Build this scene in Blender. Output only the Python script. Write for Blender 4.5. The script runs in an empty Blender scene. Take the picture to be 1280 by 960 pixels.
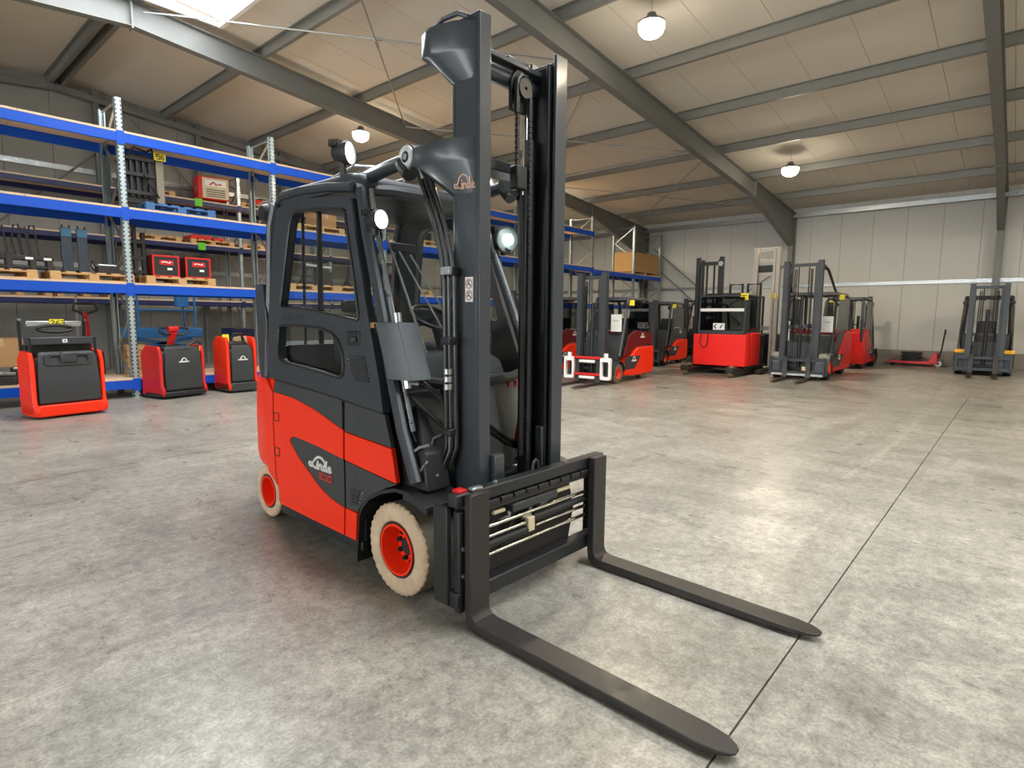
import bpy, bmesh, math, random
from mathutils import Vector, Matrix
from mathutils.geometry import tessellate_polygon
random.seed(7)
SC = bpy.context.scene
COL = SC.collection
rad = math.radians

# ------------------------------------------------------------------ camera
# world: X runs to the far side wall, Y to the gable wall, Z up; camera stands over the origin
F_PX, PITCH, ROLL, YAW = 721.2, rad(6.535), rad(0.438), rad(48.736)
cam_d = bpy.data.cameras.new('camera'); cam = bpy.data.objects.new('camera', cam_d); COL.objects.link(cam)
cam_d.sensor_fit = 'HORIZONTAL'; cam_d.sensor_width = 36.0; cam_d.lens = F_PX / 1280 * 36.0
cam_d.clip_start = 0.05; cam_d.clip_end = 200
fw = Vector((math.sin(YAW), math.cos(YAW), 0)); rt = Vector((math.cos(YAW), -math.sin(YAW), 0)); up = Vector((0, 0, 1))
f3 = fw * math.cos(PITCH) - up * math.sin(PITCH); u3 = fw * math.sin(PITCH) + up * math.cos(PITCH)
r2 = rt * math.cos(ROLL) + u3 * math.sin(ROLL); u2 = -rt * math.sin(ROLL) + u3 * math.cos(ROLL)
m = Matrix((r2, u2, -f3)).transposed().to_4x4(); m.translation = Vector((0, 0, 1.5))
cam.matrix_world = m
SC.camera = cam

# ------------------------------------------------------------------ world, exposure
SC.view_settings.view_transform = 'Standard'; SC.view_settings.look = 'None'
SC.view_settings.gamma = 1.0; SC.view_settings.use_curve_mapping = False
SC.view_settings.exposure = 0.3
W = bpy.data.worlds.new('sky'); SC.world = W; W.use_nodes = True
W.node_tree.nodes['Background'].inputs[0].default_value = (0.75, 0.85, 1.0, 1)
W.node_tree.nodes['Background'].inputs[1].default_value = 1.0
SKYLIGHT_STRENGTH = 7.5
WINDOW_STRENGTH = 11.0
LAMP_POWER = 150.0
LAMP_COLOUR = (1.0, 0.84, 0.62)

# ------------------------------------------------------------------ materials
def lin(c):
    return tuple(((x / 255) / 12.92 if x <= 10 else (((x / 255) + 0.055) / 1.055) ** 2.4) for x in c)
MATS = {}
def mat(name, rgb, rough=0.5, metal=0.0, var=0.12, scale=6.0, bump=0.0, rvar=0.1, coat=0.0, emit=None, estr=0.0, spec=0.5, detail=4.0, stretch=None):
    """Principled material whose colour and roughness wander with object-space noise."""
    if name in MATS: return MATS[name]
    M = bpy.data.materials.new(name); M.use_nodes = True; nt = M.node_tree; N = nt.nodes; L = nt.links
    b = N['Principled BSDF']; c = lin(rgb)
    tc = N.new('ShaderNodeTexCoord'); no = N.new('ShaderNodeTexNoise')
    no.inputs['Scale'].default_value = scale; no.inputs['Detail'].default_value = detail; no.inputs['Roughness'].default_value = 0.6
    if stretch:
        mp = N.new('ShaderNodeMapping'); mp.inputs['Scale'].default_value = stretch
        L.new(tc.outputs['Object'], mp.inputs[0]); L.new(mp.outputs[0], no.inputs['Vector'])
    else:
        L.new(tc.outputs['Object'], no.inputs['Vector'])
    mx = N.new('ShaderNodeMix'); mx.data_type = 'RGBA'
    mx.inputs['A'].default_value = (*[x * (1 - var) for x in c], 1); mx.inputs['B'].default_value = (*[min(1, x * (1 + var)) for x in c], 1)
    L.new(no.outputs['Fac'], mx.inputs['Factor']); L.new(mx.outputs['Result'], b.inputs['Base Color'])
    mr = N.new('ShaderNodeMapRange'); mr.inputs['From Min'].default_value = 0.3; mr.inputs['From Max'].default_value = 0.7
    mr.inputs['To Min'].default_value = max(0.02, rough - rvar); mr.inputs['To Max'].default_value = min(1, rough + rvar)
    L.new(no.outputs['Fac'], mr.inputs['Value']); L.new(mr.outputs[0], b.inputs['Roughness'])
    b.inputs['Metallic'].default_value = metal; b.inputs['Specular IOR Level'].default_value = spec
    b.inputs['Coat Weight'].default_value = coat; b.inputs['Coat Roughness'].default_value = 0.12
    if bump:
        n2 = N.new('ShaderNodeTexNoise'); n2.inputs['Scale'].default_value = scale * 12; n2.inputs['Detail'].default_value = 3
        L.new(tc.outputs['Object'], n2.inputs['Vector'])
        bp = N.new('ShaderNodeBump'); bp.inputs['Strength'].default_value = bump; bp.inputs['Distance'].default_value = 0.004
        L.new(n2.outputs['Fac'], bp.inputs['Height']); L.new(bp.outputs[0], b.inputs['Normal'])
    if emit:
        b.inputs['Emission Color'].default_value = (*emit, 1); b.inputs['Emission Strength'].default_value = estr
    MATS[name] = M
    return M

RED = mat('red_paint', (255, 52, 16), 0.45, var=0.03, scale=2, spec=0.3)
REDP = mat('red_paint_worn', (206, 28, 26), 0.42, var=0.14, scale=3)
BURG = mat('dark_red_paint', (96, 22, 24), 0.4, var=0.1, scale=2)
CHAR = mat('charcoal_plastic', (54, 58, 60), 0.55, var=0.08, scale=5, bump=0.15)
CAB = mat('cab_paint', (50, 55, 62), 0.42, var=0.08, scale=3, coat=0.1)
MAST = mat('mast_paint', (56, 62, 68), 0.36, var=0.12, scale=2.5, coat=0.2, stretch=(1, 1, 0.3))
BLACK = mat('black_paint', (32, 34, 36), 0.45, var=0.2, scale=4)
FORKM = mat('fork_steel', (52, 49, 46), 0.42, var=0.3, scale=7, metal=0.2)
GABLEDIM = mat('gable_panel_dimmed', (150, 150, 144), 0.6, var=0.06, scale=2.5, stretch=(1, 1, 0.15))  # wall panels greyed down: the gable's weaker light is put into their colour
SEAM = mat('seam_grey', (104, 104, 100), 0.8)
REACHR = mat('reach_truck_red', (255, 44, 36), 0.45, var=0.05, scale=2, spec=0.3)
RUBB = mat('hose_rubber', (20, 21, 22), 0.35, var=0.15)
CHROME = mat('chrome_rod', (215, 215, 212), 0.14, metal=1.0, var=0.04, rvar=0.04)
STEEL = mat('zinc_steel', (180, 184, 184), 0.35, metal=0.85, var=0.1, scale=20)
TYREF = mat('tyre_sidewall', (208, 184, 154), 0.85, var=0.38, scale=16, bump=0.8, detail=8)
TYRET = mat('tyre_tread', (122, 114, 98), 0.7, var=0.18, scale=5, bump=0.25)
TYREB = mat('black_tyre', (36, 36, 36), 0.75, var=0.2, scale=8, bump=0.3)
TYREG = mat('brown_tyre', (124, 104, 86), 0.8, var=0.2, scale=8, bump=0.3)
GREY = mat('grey_cowl', (104, 105, 102), 0.5, var=0.1, scale=4)
WHITE = mat('white_print', (240, 238, 236), 0.5, var=0.03)
REDPR = mat('red_print', (200, 60, 62), 0.5, var=0.03)
DARKPR = mat('dark_print', (60, 30, 30), 0.5, var=0.03)
YELT = mat('yellow_tag', (240, 222, 50), 0.5, var=0.06)
GREENL = mat('green_label', (96, 200, 50), 0.5, var=0.05)
BLUE = mat('blue_beam', (2, 80, 196), 0.45, var=0.07, scale=3, spec=0.35)
DBLUE = mat('dark_blue_beam', (26, 34, 84), 0.45, var=0.1, scale=3)
LBLUE = mat('lift_blue', (40, 120, 190), 0.45, var=0.1, scale=3)
CHIP = mat('chipboard', (222, 194, 164), 0.8, var=0.18, scale=40, bump=0.2)
WOOD = mat('pallet_wood', (198, 158, 108), 0.8, var=0.3, scale=8, bump=0.3, stretch=(0.4, 3, 3))
BLUEW = mat('blue_pallet_wood', (66, 106, 158), 0.8, var=0.3, scale=8, bump=0.3)
CARD = mat('cardboard', (176, 136, 92), 0.85, var=0.1, scale=4)
PLYM = mat('plywood', (186, 146, 92), 0.7, var=0.12, scale=3, stretch=(0.4, 2, 2))
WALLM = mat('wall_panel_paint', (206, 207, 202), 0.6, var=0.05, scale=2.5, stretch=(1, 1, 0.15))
PLINTH = mat('plinth_concrete', (150, 146, 138), 0.85, var=0.2, scale=3, bump=0.3)
CEILM = mat('ceiling_panel_paint', (220, 214, 202), 0.8, var=0.04, scale=1.5)
RAFT = mat('rafter_paint', (122, 124, 122), 0.5, metal=0.15, var=0.1, scale=2)
GALVP = mat('purlin_zinc', (140, 140, 134), 0.45, metal=0.35, var=0.12, scale=4)
TMAST = mat('truck_mast_paint', (46, 50, 54), 0.42, var=0.12, scale=2.5)
SILV = mat('silver_mast_paint', (186, 178, 168), 0.45, metal=0.25, var=0.12, scale=3)
JGREY = mat('blue_grey_paint', (68, 76, 84), 0.5, var=0.1, scale=3)
AMBER = mat('amber_yellow', (250, 180, 20), 0.4, var=0.05)
AMBERL = mat('amber_lens', (240, 170, 60), 0.3, var=0.05)
PINK = mat('coral_red_paint', (226, 66, 76), 0.45, var=0.1, scale=3)
SEATM = mat('seat_vinyl', (40, 40, 44), 0.6, var=0.15)
DARKGAP = mat('joint_dark', (44, 43, 40), 0.9, var=0.3, scale=10)
DIRTY = mat('dark_machinery', (46, 42, 40), 0.6, var=0.5, scale=14)
PAPER = mat('paper', (236, 238, 238), 0.6, var=0.03)
LENS = mat('lamp_lens', (255, 255, 250), 0.2, var=0.02, emit=(0.9, 1.0, 0.97), estr=22)
LENSD = mat('lamp_lens_dim', (96, 108, 106), 0.15, var=0.3, scale=30, emit=(0.85, 1.0, 0.95), estr=0.12)
REFL = mat('lamp_reflector', (170, 176, 174), 0.2, metal=0.8, var=0.05)
BEIGE = mat('beige_cloth', (186, 160, 124), 0.8, var=0.2)
CREAM = mat('cream_plate', (214, 200, 168), 0.55, var=0.25, scale=6)
DULLP = mat('dull_plate', (138, 128, 110), 0.6, var=0.25, scale=8)
DOME = mat('lamp_dome', (255, 240, 215), 0.4, var=0.02, emit=(1.0, 0.88, 0.68), estr=42)
SKYP = mat('skylight_polycarbonate', (240, 244, 248), 0.4, var=0.03, emit=(0.95, 0.98, 1.0), estr=SKYLIGHT_STRENGTH)

WINP = mat('glazing_band', (240, 244, 248), 0.4, var=0.03, emit=(0.93, 0.97, 1.0), estr=WINDOW_STRENGTH)

def glass_mat(name, tint, refl=0.08):
    M = bpy.data.materials.new(name); M.use_nodes = True; nt = M.node_tree; N = nt.nodes; L = nt.links
    N.remove(N['Principled BSDF']); out = N['Material Output']
    tr = N.new('ShaderNodeBsdfTransparent'); tr.inputs[0].default_value = (*tint, 1)
    gl = N.new('ShaderNodeBsdfGlossy'); gl.inputs['Roughness'].default_value = 0.02
    lw = N.new('ShaderNodeLayerWeight')
    pw_ = N.new('ShaderNodeMath'); pw_.operation = 'POWER'; pw_.inputs[1].default_value = 4.0
    ad = N.new('ShaderNodeMath'); ad.operation = 'MULTIPLY_ADD'; ad.inputs[1].default_value = 0.7; ad.inputs[2].default_value = refl
    mx = N.new('ShaderNodeMixShader')
    L.new(lw.outputs['Facing'], pw_.inputs[0]); L.new(pw_.outputs[0], ad.inputs[0]); L.new(ad.outputs[0], mx.inputs[0]); L.new(tr.outputs[0], mx.inputs[1]); L.new(gl.outputs[0], mx.inputs[2])
    L.new(mx.outputs[0], out.inputs[0])
    return M
GLASS = glass_mat('cab_glass', (0.93, 0.95, 0.95), 0.015)
GLASSD = glass_mat('dark_cab_glass', (0.36, 0.39, 0.40), 0.03)

def upright_mat():
    """galvanised rack steel with two rows of punched holes per face"""
    M = mat('galvanised_upright', (176, 190, 194), 0.38, metal=0.6, var=0.14, scale=10)
    nt = M.node_tree; N = nt.nodes; L = nt.links; b = N['Principled BSDF']
    src = b.inputs['Base Color'].links[0].from_socket
    tc = N.new('ShaderNodeTexCoord'); sp = N.new('ShaderNodeSeparateXYZ'); L.new(tc.outputs['Object'], sp.inputs[0])
    def mth(op, a, bb=None, **k):
        n = N.new('ShaderNodeMath'); n.operation = op
        for i, v in enumerate((a, bb)):
            if v is None: continue
            if isinstance(v, (int, float)): n.inputs[i].default_value = v
            else: L.new(v, n.inputs[i])
        return n.outputs[0]
    zf = mth('FRACT', mth('MULTIPLY', sp.outputs[2], 14.0))
    zz = mth('LESS_THAN', mth('ABSOLUTE', mth('SUBTRACT', zf, 0.5)), 0.24)
    xx = mth('LESS_THAN', mth('ABSOLUTE', mth('SUBTRACT', mth('ABSOLUTE', sp.outputs[0]), 0.036)), 0.010)
    yy = mth('LESS_THAN', sp.outputs[1], -0.04)
    f = mth('MULTIPLY', mth('MULTIPLY', zz, xx), yy)
    mx = N.new('ShaderNodeMix'); mx.data_type = 'RGBA'; mx.inputs['B'].default_value = (0.03, 0.035, 0.04, 1)
    L.new(f, mx.inputs['Factor']); L.new(src, mx.inputs['A']); L.new(mx.outputs['Result'], b.inputs['Base Color'])
    return M
GALV = upright_mat()

def floor_mat():
    M = bpy.data.materials.new('polished_concrete'); M.use_nodes = True; nt = M.node_tree; N = nt.nodes; L = nt.links
    b = N['Principled BSDF']; g = N.new('ShaderNodeNewGeometry')
    def noise(scale, detail, rough=0.6, mscale=(1, 1, 1), rot=0.0, dist=0.0):
        mp = N.new('ShaderNodeMapping'); mp.inputs['Scale'].default_value = mscale; mp.inputs['Rotation'].default_value = (0, 0, rot)
        L.new(g.outputs['Position'], mp.inputs[0])
        n = N.new('ShaderNodeTexNoise'); n.inputs['Scale'].default_value = scale; n.inputs['Detail'].default_value = detail
        n.inputs['Roughness'].default_value = rough; n.inputs['Distortion'].default_value = dist
        L.new(mp.outputs[0], n.inputs['Vector']); return n.outputs['Fac']
    def ramp(fac, stops):
        r = N.new('ShaderNodeValToRGB'); e = r.color_ramp.elements
        e[0].position, e[0].color = stops[0][0], (*stops[0][1], 1); e[1].position, e[1].color = stops[1][0], (*stops[1][1], 1)
        for p, c in stops[2:]:
            x = e.new(p); x.color = (*c, 1)
        L.new(fac, r.inputs[0]); return r.outputs[0]
    def mix(mode, f, a, c):
        n = N.new('ShaderNodeMix'); n.data_type = 'RGBA'; n.blend_type = mode; n.inputs['Factor'].default_value = f
        L.new(a, n.inputs['A']); L.new(c, n.inputs['B']); return n.outputs['Result']
    big = noise(0.35, 4, 0.6, dist=0.3)
    base = ramp(big, [(0.30, lin((158, 154, 146))), (0.72, lin((186, 181, 172)))])
    mid = ramp(noise(1.9, 9, 0.74, (1.0, 0.6, 1), rad(25), 0.9), [(0.36, (0.64, 0.64, 0.63)), (0.62, (1.08, 1.08, 1.07))])
    fine = ramp(noise(15, 12, 0.80, dist=0.4), [(0.33, (0.50, 0.50, 0.49)), (0.48, (0.86, 0.86, 0.85)), (0.62, (1.16, 1.16, 1.15))])
    grit = ramp(noise(70, 6, 0.75), [(0.34, (0.58, 0.58, 0.57)), (0.60, (1.12, 1.12, 1.12))])
    streak = ramp(noise(1.6, 7, 0.66, (0.35, 2.6, 1), rad(-18), 0.8), [(0.38, (0.80, 0.80, 0.79)), (0.6, (1.05, 1.05, 1.04))])
    c = mix('MULTIPLY', 0.8, base, mid); c = mix('MULTIPLY', 1.0, c, fine); c = mix('MULTIPLY', 0.8, c, grit); c = mix('MULTIPLY', 0.7, c, streak)
    # tyre scuffs: thin curved marks lying on the slab
    sp = N.new('ShaderNodeSeparateXYZ'); L.new(g.outputs['Position'], sp.inputs[0])
    def mth(op, a, bb):
        n = N.new('ShaderNodeMath'); n.operation = op
        for i, v in enumerate((a, bb)):
            if isinstance(v, (int, float)): n.inputs[i].default_value = v
            else: L.new(v, n.inputs[i])
        return n.outputs[0]
    def ringmask(cx, cy, r, w, x0, x1):
        d = mth('SQRT', mth('ADD', mth('POWER', mth('ABSOLUTE', mth('SUBTRACT', sp.outputs[0], cx), 0), 2), mth('POWER', mth('ABSOLUTE', mth('SUBTRACT', sp.outputs[1], cy), 0), 2)), 0)
        k = mth('MULTIPLY', mth('LESS_THAN', mth('ABSOLUTE', mth('SUBTRACT', d, r), 0), w), mth('MULTIPLY', mth('GREATER_THAN', sp.outputs[0], x0), mth('LESS_THAN', sp.outputs[0], x1)))
        return mth('MULTIPLY', k, mth('GREATER_THAN', noise(5, 6, 0.7, (1, 3, 1)), 0.47))
    def apply(c, mask, col, amt):
        n = N.new('ShaderNodeMix'); n.data_type = 'RGBA'; n.inputs['B'].default_value = (*col, 1)
        L.new(mth('MULTIPLY', mask, amt), n.inputs['Factor']); L.new(c, n.inputs['A']); return n.outputs['Result']
    c = apply(c, ringmask(2.0, -4.3, 11.0, 0.03, 0.4, 3.0), lin((70, 68, 64)), 0.55)
    c = apply(c, ringmask(1.8, -4.0, 10.5, 0.018, 0.4, 1.8), lin((70, 68, 64)), 0.45)
    c = apply(c, ringmask(9.0, 41.0, 39.95, 0.035, 6.1, 11.2), lin((196, 190, 176)), 0.28)
    c = apply(c, ringmask(8.6, -2.6, 4.3, 0.03, 4.2, 6.3), lin((196, 190, 176)), 0.2)
    L.new(c, b.inputs['Base Color'])
    mr = N.new('ShaderNodeMapRange'); mr.inputs['From Min'].default_value = 0.32; mr.inputs['From Max'].default_value = 0.68
    mr.inputs['To Min'].default_value = 0.24; mr.inputs['To Max'].default_value = 0.44
    L.new(noise(2.6, 7, 0.7, (1, 0.5, 1), rad(25)), mr.inputs['Value']); L.new(mr.outputs[0], b.inputs['Roughness'])
    b.inputs['Specular IOR Level'].default_value = 0.45
    bp = N.new('ShaderNodeBump'); bp.inputs['Strength'].default_value = 0.12; bp.inputs['Distance'].default_value = 0.004
    L.new(noise(60, 5, 0.7), bp.inputs['Height']); L.new(bp.outputs[0], b.inputs['Normal'])
    return M
FLOORM = floor_mat()

# ------------------------------------------------------------------ mesh helpers
class MB:
    """collects simple solids and links them as one mesh object"""
    def __init__(s): s.v = []; s.f = []
    def add(s, vs, fs):
        o = len(s.v); s.v += [tuple(p) for p in vs]; s.f += [tuple(i + o for i in f) for f in fs]; return s
    def box(s, x0, y0, z0, x1, y1, z1):
        x0, x1 = sorted((x0, x1)); y0, y1 = sorted((y0, y1)); z0, z1 = sorted((z0, z1))
        return s.add([(x0, y0, z0), (x1, y0, z0), (x1, y1, z0), (x0, y1, z0), (x0, y0, z1), (x1, y0, z1), (x1, y1, z1), (x0, y1, z1)],
                     [(3, 2, 1, 0), (4, 5, 6, 7), (0, 1, 5, 4), (1, 2, 6, 5), (2, 3, 7, 6), (3, 0, 4, 7)])
    def bar(s, p, q, w, h, upv=(0, 0, 1)):
        p = Vector(p); q = Vector(q); d = (q - p).normalized(); a = d.cross(Vector(upv))
        if a.length < 1e-4: a = d.cross(Vector((1, 0, 0)))
        a.normalize(); b = a.cross(d)
        vs = []
        for c in (p, q):
            for i, j in ((-1, -1), (1, -1), (1, 1), (-1, 1)): vs.append(c + a * (i * w / 2) + b * (j * h / 2))
        return s.add(vs, [(3, 2, 1, 0), (4, 5, 6, 7), (0, 1, 5, 4), (1, 2, 6, 5), (2, 3, 7, 6), (3, 0, 4, 7)])
    def tube(s, pts, r, n=8, cap=True, closed=False):
        pts = [Vector(p) for p in pts]; k = len(pts); rr = r if isinstance(r, (list, tuple)) else [r] * k
        a = None; vs = []
        for i, p in enumerate(pts):
            if closed: t = pts[(i + 1) % k] - pts[i - 1]
            else: t = pts[min(i + 1, k - 1)] - pts[max(i - 1, 0)]
            t.normalize()
            if a is None:
                a = t.cross(Vector((0, 0, 1)))
                if a.length < 1e-3: a = t.cross(Vector((1, 0, 0)))
            else: a = a - t * a.dot(t)
            a.normalize(); b = t.cross(a)
            for j in range(n):
                an = 2 * math.pi * j / n; vs.append(p + (a * math.cos(an) + b * math.sin(an)) * rr[i])
        fs = []
        for i in range(k if closed else k - 1):
            i2 = (i + 1) % k
            for j in range(n): fs.append((i * n + j, i * n + (j + 1) % n, i2 * n + (j + 1) % n, i2 * n + j))
        if cap and not closed: fs += [tuple(range(n))[::-1], tuple((k - 1) * n + j for j in range(n))]
        return s.add(vs, fs)
    def cyl(s, p, q, r, n=20, r2=None): return s.tube([p, q], [r, r if r2 is None else r2], n)
    def lathe(s, prof, c, axis='x', n=40, wob=None):
        """prof: (radius, offset along axis); closed profile"""
        vs = []; k = len(prof)
        for j in range(n):
            an = 2 * math.pi * j / n; ca, sa = math.cos(an), math.sin(an)
            for i, (r, h) in enumerate(prof):
                if wob: r = r + wob(i, j)
                if axis == 'x': p = (h, r * ca, r * sa)
                elif axis == 'y': p = (r * ca, h, r * sa)
                else: p = (r * ca, r * sa, h)
                vs.append((c[0] + p[0], c[1] + p[1], c[2] + p[2]))
        fs = []
        for j in range(n):
            j2 = (j + 1) % n
            for i in range(k): fs.append((j * k + i, j * k + (i + 1) % k, j2 * k + (i + 1) % k, j2 * k + i))
        return s.add(vs, fs)
    def plate(s, loops, mp, off):
        """flat piece with holes: loops of 2D points, mp(u,v)->outer point, off = vector to the inner face"""
        off = Vector(off); flat = [Vector((u, v, 0)) for lp in loops for (u, v) in lp]
        tris = tessellate_polygon([[Vector((u, v, 0)) for (u, v) in lp] for lp in loops])
        n = len(flat); o = [Vector(mp(p.x, p.y)) for p in flat]; vs = o + [p + off for p in o]
        fs = [tuple(t) for t in tris] + [tuple(i + n for i in t[::-1]) for t in tris]
        base = 0
        for lp in loops:
            k = len(lp)
            for i in range(k):
                a, b = base + i, base + (i + 1) % k; fs.append((a, b, b + n, a + n))
            base += k
        return s.add(vs, fs)
    def prism(s, poly, axis, a, b):
        """extrude a 2D polygon along an axis from a to b; polygon is in the other two axes in x,y,z order"""
        def mp(u, v):
            return {'x': (a, u, v), 'y': (u, a, v), 'z': (u, v, a)}[axis]
        off = {'x': (b - a, 0, 0), 'y': (0, b - a, 0), 'z': (0, 0, b - a)}[axis]
        return s.plate([poly], mp, off)
    def loft(s, rings, cap=True):
        n = len(rings[0]); vs = [p for r in rings for p in r]; fs = []
        for i in range(len(rings) - 1):
            for j in range(n): fs.append((i * n + j, i * n + (j + 1) % n, (i + 1) * n + (j + 1) % n, (i + 1) * n + j))
        if cap: fs += [tuple(range(n))[::-1], tuple((len(rings) - 1) * n + j for j in range(n))]
        return s.add(vs, fs)
    def ribbon(s, strokes, mp, w, off):
        """flat lettering: each stroke a 2D polyline swept to width w"""
        for st in strokes:
            for i in range(len(st) - 1):
                a = Vector(st[i]); b = Vector(st[i + 1]); d = (b - a)
                if d.length < 1e-6: continue
                d.normalize(); nrm = Vector((-d.y, d.x)) * w / 2; e = d * w * 0.35
                q = [a - e - nrm, b + e - nrm, b + e + nrm, a - e + nrm]
                s.plate([[(p.x, p.y) for p in q]], mp, off)
        return s
    def mesh(s, name, smooth=True, ang=35):
        me = bpy.data.meshes.new(name); me.from_pydata(s.v, [], s.f); me.update()
        bm = bmesh.new(); bm.from_mesh(me); bmesh.ops.recalc_face_normals(bm, faces=bm.faces); bm.to_mesh(me); bm.free()
        if smooth:
            for p in me.polygons: p.use_smooth = True
            me.set_sharp_from_angle(angle=rad(ang))
        return me
    def build(s, name, m, parent=None, bevel=0.0, off=None, loc=None, rotz=0.0, label=None, segs=2, ang=35):
        if off: s.v = [(x - off[0], y - off[1], z - off[2]) for x, y, z in s.v]
        me = s.mesh(name, ang=ang); me.materials.append(m)
        o = bpy.data.objects.new(name, me); COL.objects.link(o)
        if parent is not None: o.parent = parent
        if loc: o.location = loc
        o.rotation_euler.z = rotz
        if bevel:
            md = o.modifiers.new('bevel', 'BEVEL'); md.width = bevel; md.segments = segs; md.limit_method = 'ANGLE'; md.angle_limit = rad(40)
            md.harden_normals = False
        if label: o['label'] = label
        return o
def empty(name, loc=(0, 0, 0), rotz=0.0, label=None, cat=None, group=None, kind=None):
    o = bpy.data.objects.new(name, None); COL.objects.link(o); o.location = loc; o.rotation_euler.z = rotz; o.empty_display_size = 0.1
    return tag(o, label, cat, group, kind)
def tag(o, label=None, cat=None, group=None, kind=None):
    if label: o['label'] = label
    if cat: o['category'] = cat
    if group: o['group'] = group
    if kind: o['kind'] = kind
    return o
def inst(me_obj, parent, loc=(0, 0, 0), rotz=0.0, name=None):
    c = me_obj.copy(); COL.objects.link(c); c.parent = parent; c.location = loc; c.rotation_euler.z = rotz
    if name: c.name = name
    return c
def copy_tree(o, parent=None):
    c = o.copy(); COL.objects.link(c); c.parent = parent
    for ch in list(o.children): copy_tree(ch, c)
    return c
def arc(cx, cy, r, a0, a1, n):
    return [(cx + r * math.cos(rad(a0 + (a1 - a0) * i / n)), cy + r * math.sin(rad(a0 + (a1 - a0) * i / n))) for i in range(n + 1)]
def rrect(x0, y0, x1, y1, r, n=4):
    return arc(x1 - r, y1 - r, r, 0, 90, n) + arc(x0 + r, y1 - r, r, 90, 180, n) + arc(x0 + r, y0 + r, r, 180, 270, n) + arc(x1 - r, y0 + r, r, 270, 360, n)

# lettering, in units of its own width (u to the right, v up)
SCRIPT = [[(.12, .10), (.17, .22), (.22, .33), (.28, .45), (.36, .55), (.44, .61), (.52, .62), (.60, .59), (.67, .51), (.71, .42), (.72, .33)],
          [(.17, .22), (.10, .26), (.03, .24), (.01, .17), (.05, .10), (.12, .09), (.20, .12), (.28, .07), (.34, .06)],
          [(.38, .28), (.36, .07), (.42, .06)], [(.405, .37), (.41, .39)],
          [(.46, .28), (.44, .06)], [(.45, .18), (.52, .28), (.57, .26), (.56, .08), (.61, .06)],
          [(.75, .26), (.69, .28), (.65, .20), (.65, .10), (.69, .06), (.74, .12)], [(.79, .50), (.75, .10), (.80, .06)],
          [(.84, .15), (.92, .18), (.95, .24), (.91, .29), (.86, .25), (.84, .15), (.87, .07), (.92, .06), (.98, .11)]]
ARCH = [[(.0, .08), (.5, .06), (1.0, .08)], [(.0, .10), (.5, .13), (1.0, .11)], [(.22, .16), (.32, .36), (.44, .46), (.58, .46), (.70, .36), (.78, .18)]]
DIG = {'0': [[(0, 0), (0, 1), (.6, 1), (.6, 0), (0, 0)]], '2': [[(0, .85), (.15, 1), (.5, 1), (.6, .8), (0, 0), (.6, 0)]],
       '3': [[(0, 1), (.6, 1), (.6, .5), (.15, .5), (.6, .5), (.6, 0), (0, 0)]], '5': [[(.6, 1), (0, 1), (0, .55), (.6, .55), (.6, 0), (0, 0)]],
       '6': [[(.5, 1), (.1, .7), (0, .3), (.1, 0), (.5, 0), (.6, .3), (.5, .5), (.05, .42)]], 'E': [[(.6, 1), (0, 1), (0, 0), (.6, 0)], [(0, .5), (.5, .5)]]}
def word(txt, u0, v0, h, gap=0.85):
    out = []
    for i, ch in enumerate(txt):
        if ch == ' ': continue
        for st in DIG[ch]: out.append([(u0 + (i * gap + x) * h, v0 + y * h) for x, y in st])
    return out
def scaled(strokes, u0, v0, s, flip=False):
    return [[(u0 + (-x if flip else x) * s, v0 + y * s) for x, y in st] for st in strokes]

# ================================================================== the hall
XR, XF_, YG, YB_, XL = 3.9, 24.0, 19.2, -17.0, -16.2      # ridge, far wall, gable wall, rear wall, left wall
def ceil(x): return 7.55 - 0.093 * abs(x - XR)
# floor slabs with open joints over a dark bed
fl = empty('floor', kind='structure')
for x0, y0, x1, y1 in ((XL, .6805, 15.0, YG), (XL, YB_, 15.0, .6725), (15.008, YB_, XF_, YG)):
    MB().box(x0, y0, -.15, x1, y1, 0).build('slab', FLOORM, fl)
MB().box(XL, YB_, -.2, XF_, YG, -.02).build('joint_bed', DARKGAP, fl)

# ceiling: sandwich panels with open seams, purlins beneath
ce = empty('ceiling', kind='structure')
def roof_piece(xa, xb, w):
    return MB().plate([[(xa, ceil(xa)), (xb, ceil(xb)), (xb, ceil(xb) + .1), (xa, ceil(xa) + .1)]], lambda u, v: (u, 0, v), (0, w - .007, 0))
pw = 1.1; ysky = 12.7
protos = {}
y = YG - pw
while y > YB_ - pw:
    for side in (0, 1):
        sky = y + pw <= ysky + .01
        key = (side, sky)
        if key not in protos:
            xa, xb = ((5.45 if sky else XR), XF_) if side == 0 else (XL, (2.35 if sky else XR))
            protos[key] = roof_piece(xa, xb, pw).build('roof_panel', CEILM, ce, loc=(0, y, 0))
        else: inst(protos[key], ce, (0, y, 0))
    y -= pw
for xa, xb in ((XL, 2.35), (5.45, XF_)):
    MB().plate([[(xa, ceil(xa) + .11), (xb, ceil(xb) + .11), (xb, ceil(xb) + .16), (xa, ceil(xa) + .16)]], lambda u, v: (u, YB_, v), (0, YG - YB_, 0)).build('roof_deck', DARKGAP, ce)
MB().box(2.3, ysky - .1, 7.62, 5.5, YG, 7.7).build('roof_deck', DARKGAP, ce)
def purlin(x, y0=YB_, y1=YG):
    z = ceil(x); m_ = MB()
    m_.box(x - .008, y0, z - .2, x + .008, y1, z).box(x - .008, y0, z - .21, x + .075, y1, z - .195).box(x - .075, y0, z - .012, x + .008, y1, z - .001).box(x + .063, y0, z - .195, x + .075, y1, z - .17)
    return m_.build('purlin', GALVP, ce)
for x in (6.4, 8.95, 11.5, 14.05, 16.6, 19.2, 21.8, 1.4, -1.15, -3.7, -6.25, -8.8): purlin(x)
purlin(3.78, 12.85, YG); purlin(4.02, 12.85, YG)
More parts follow.
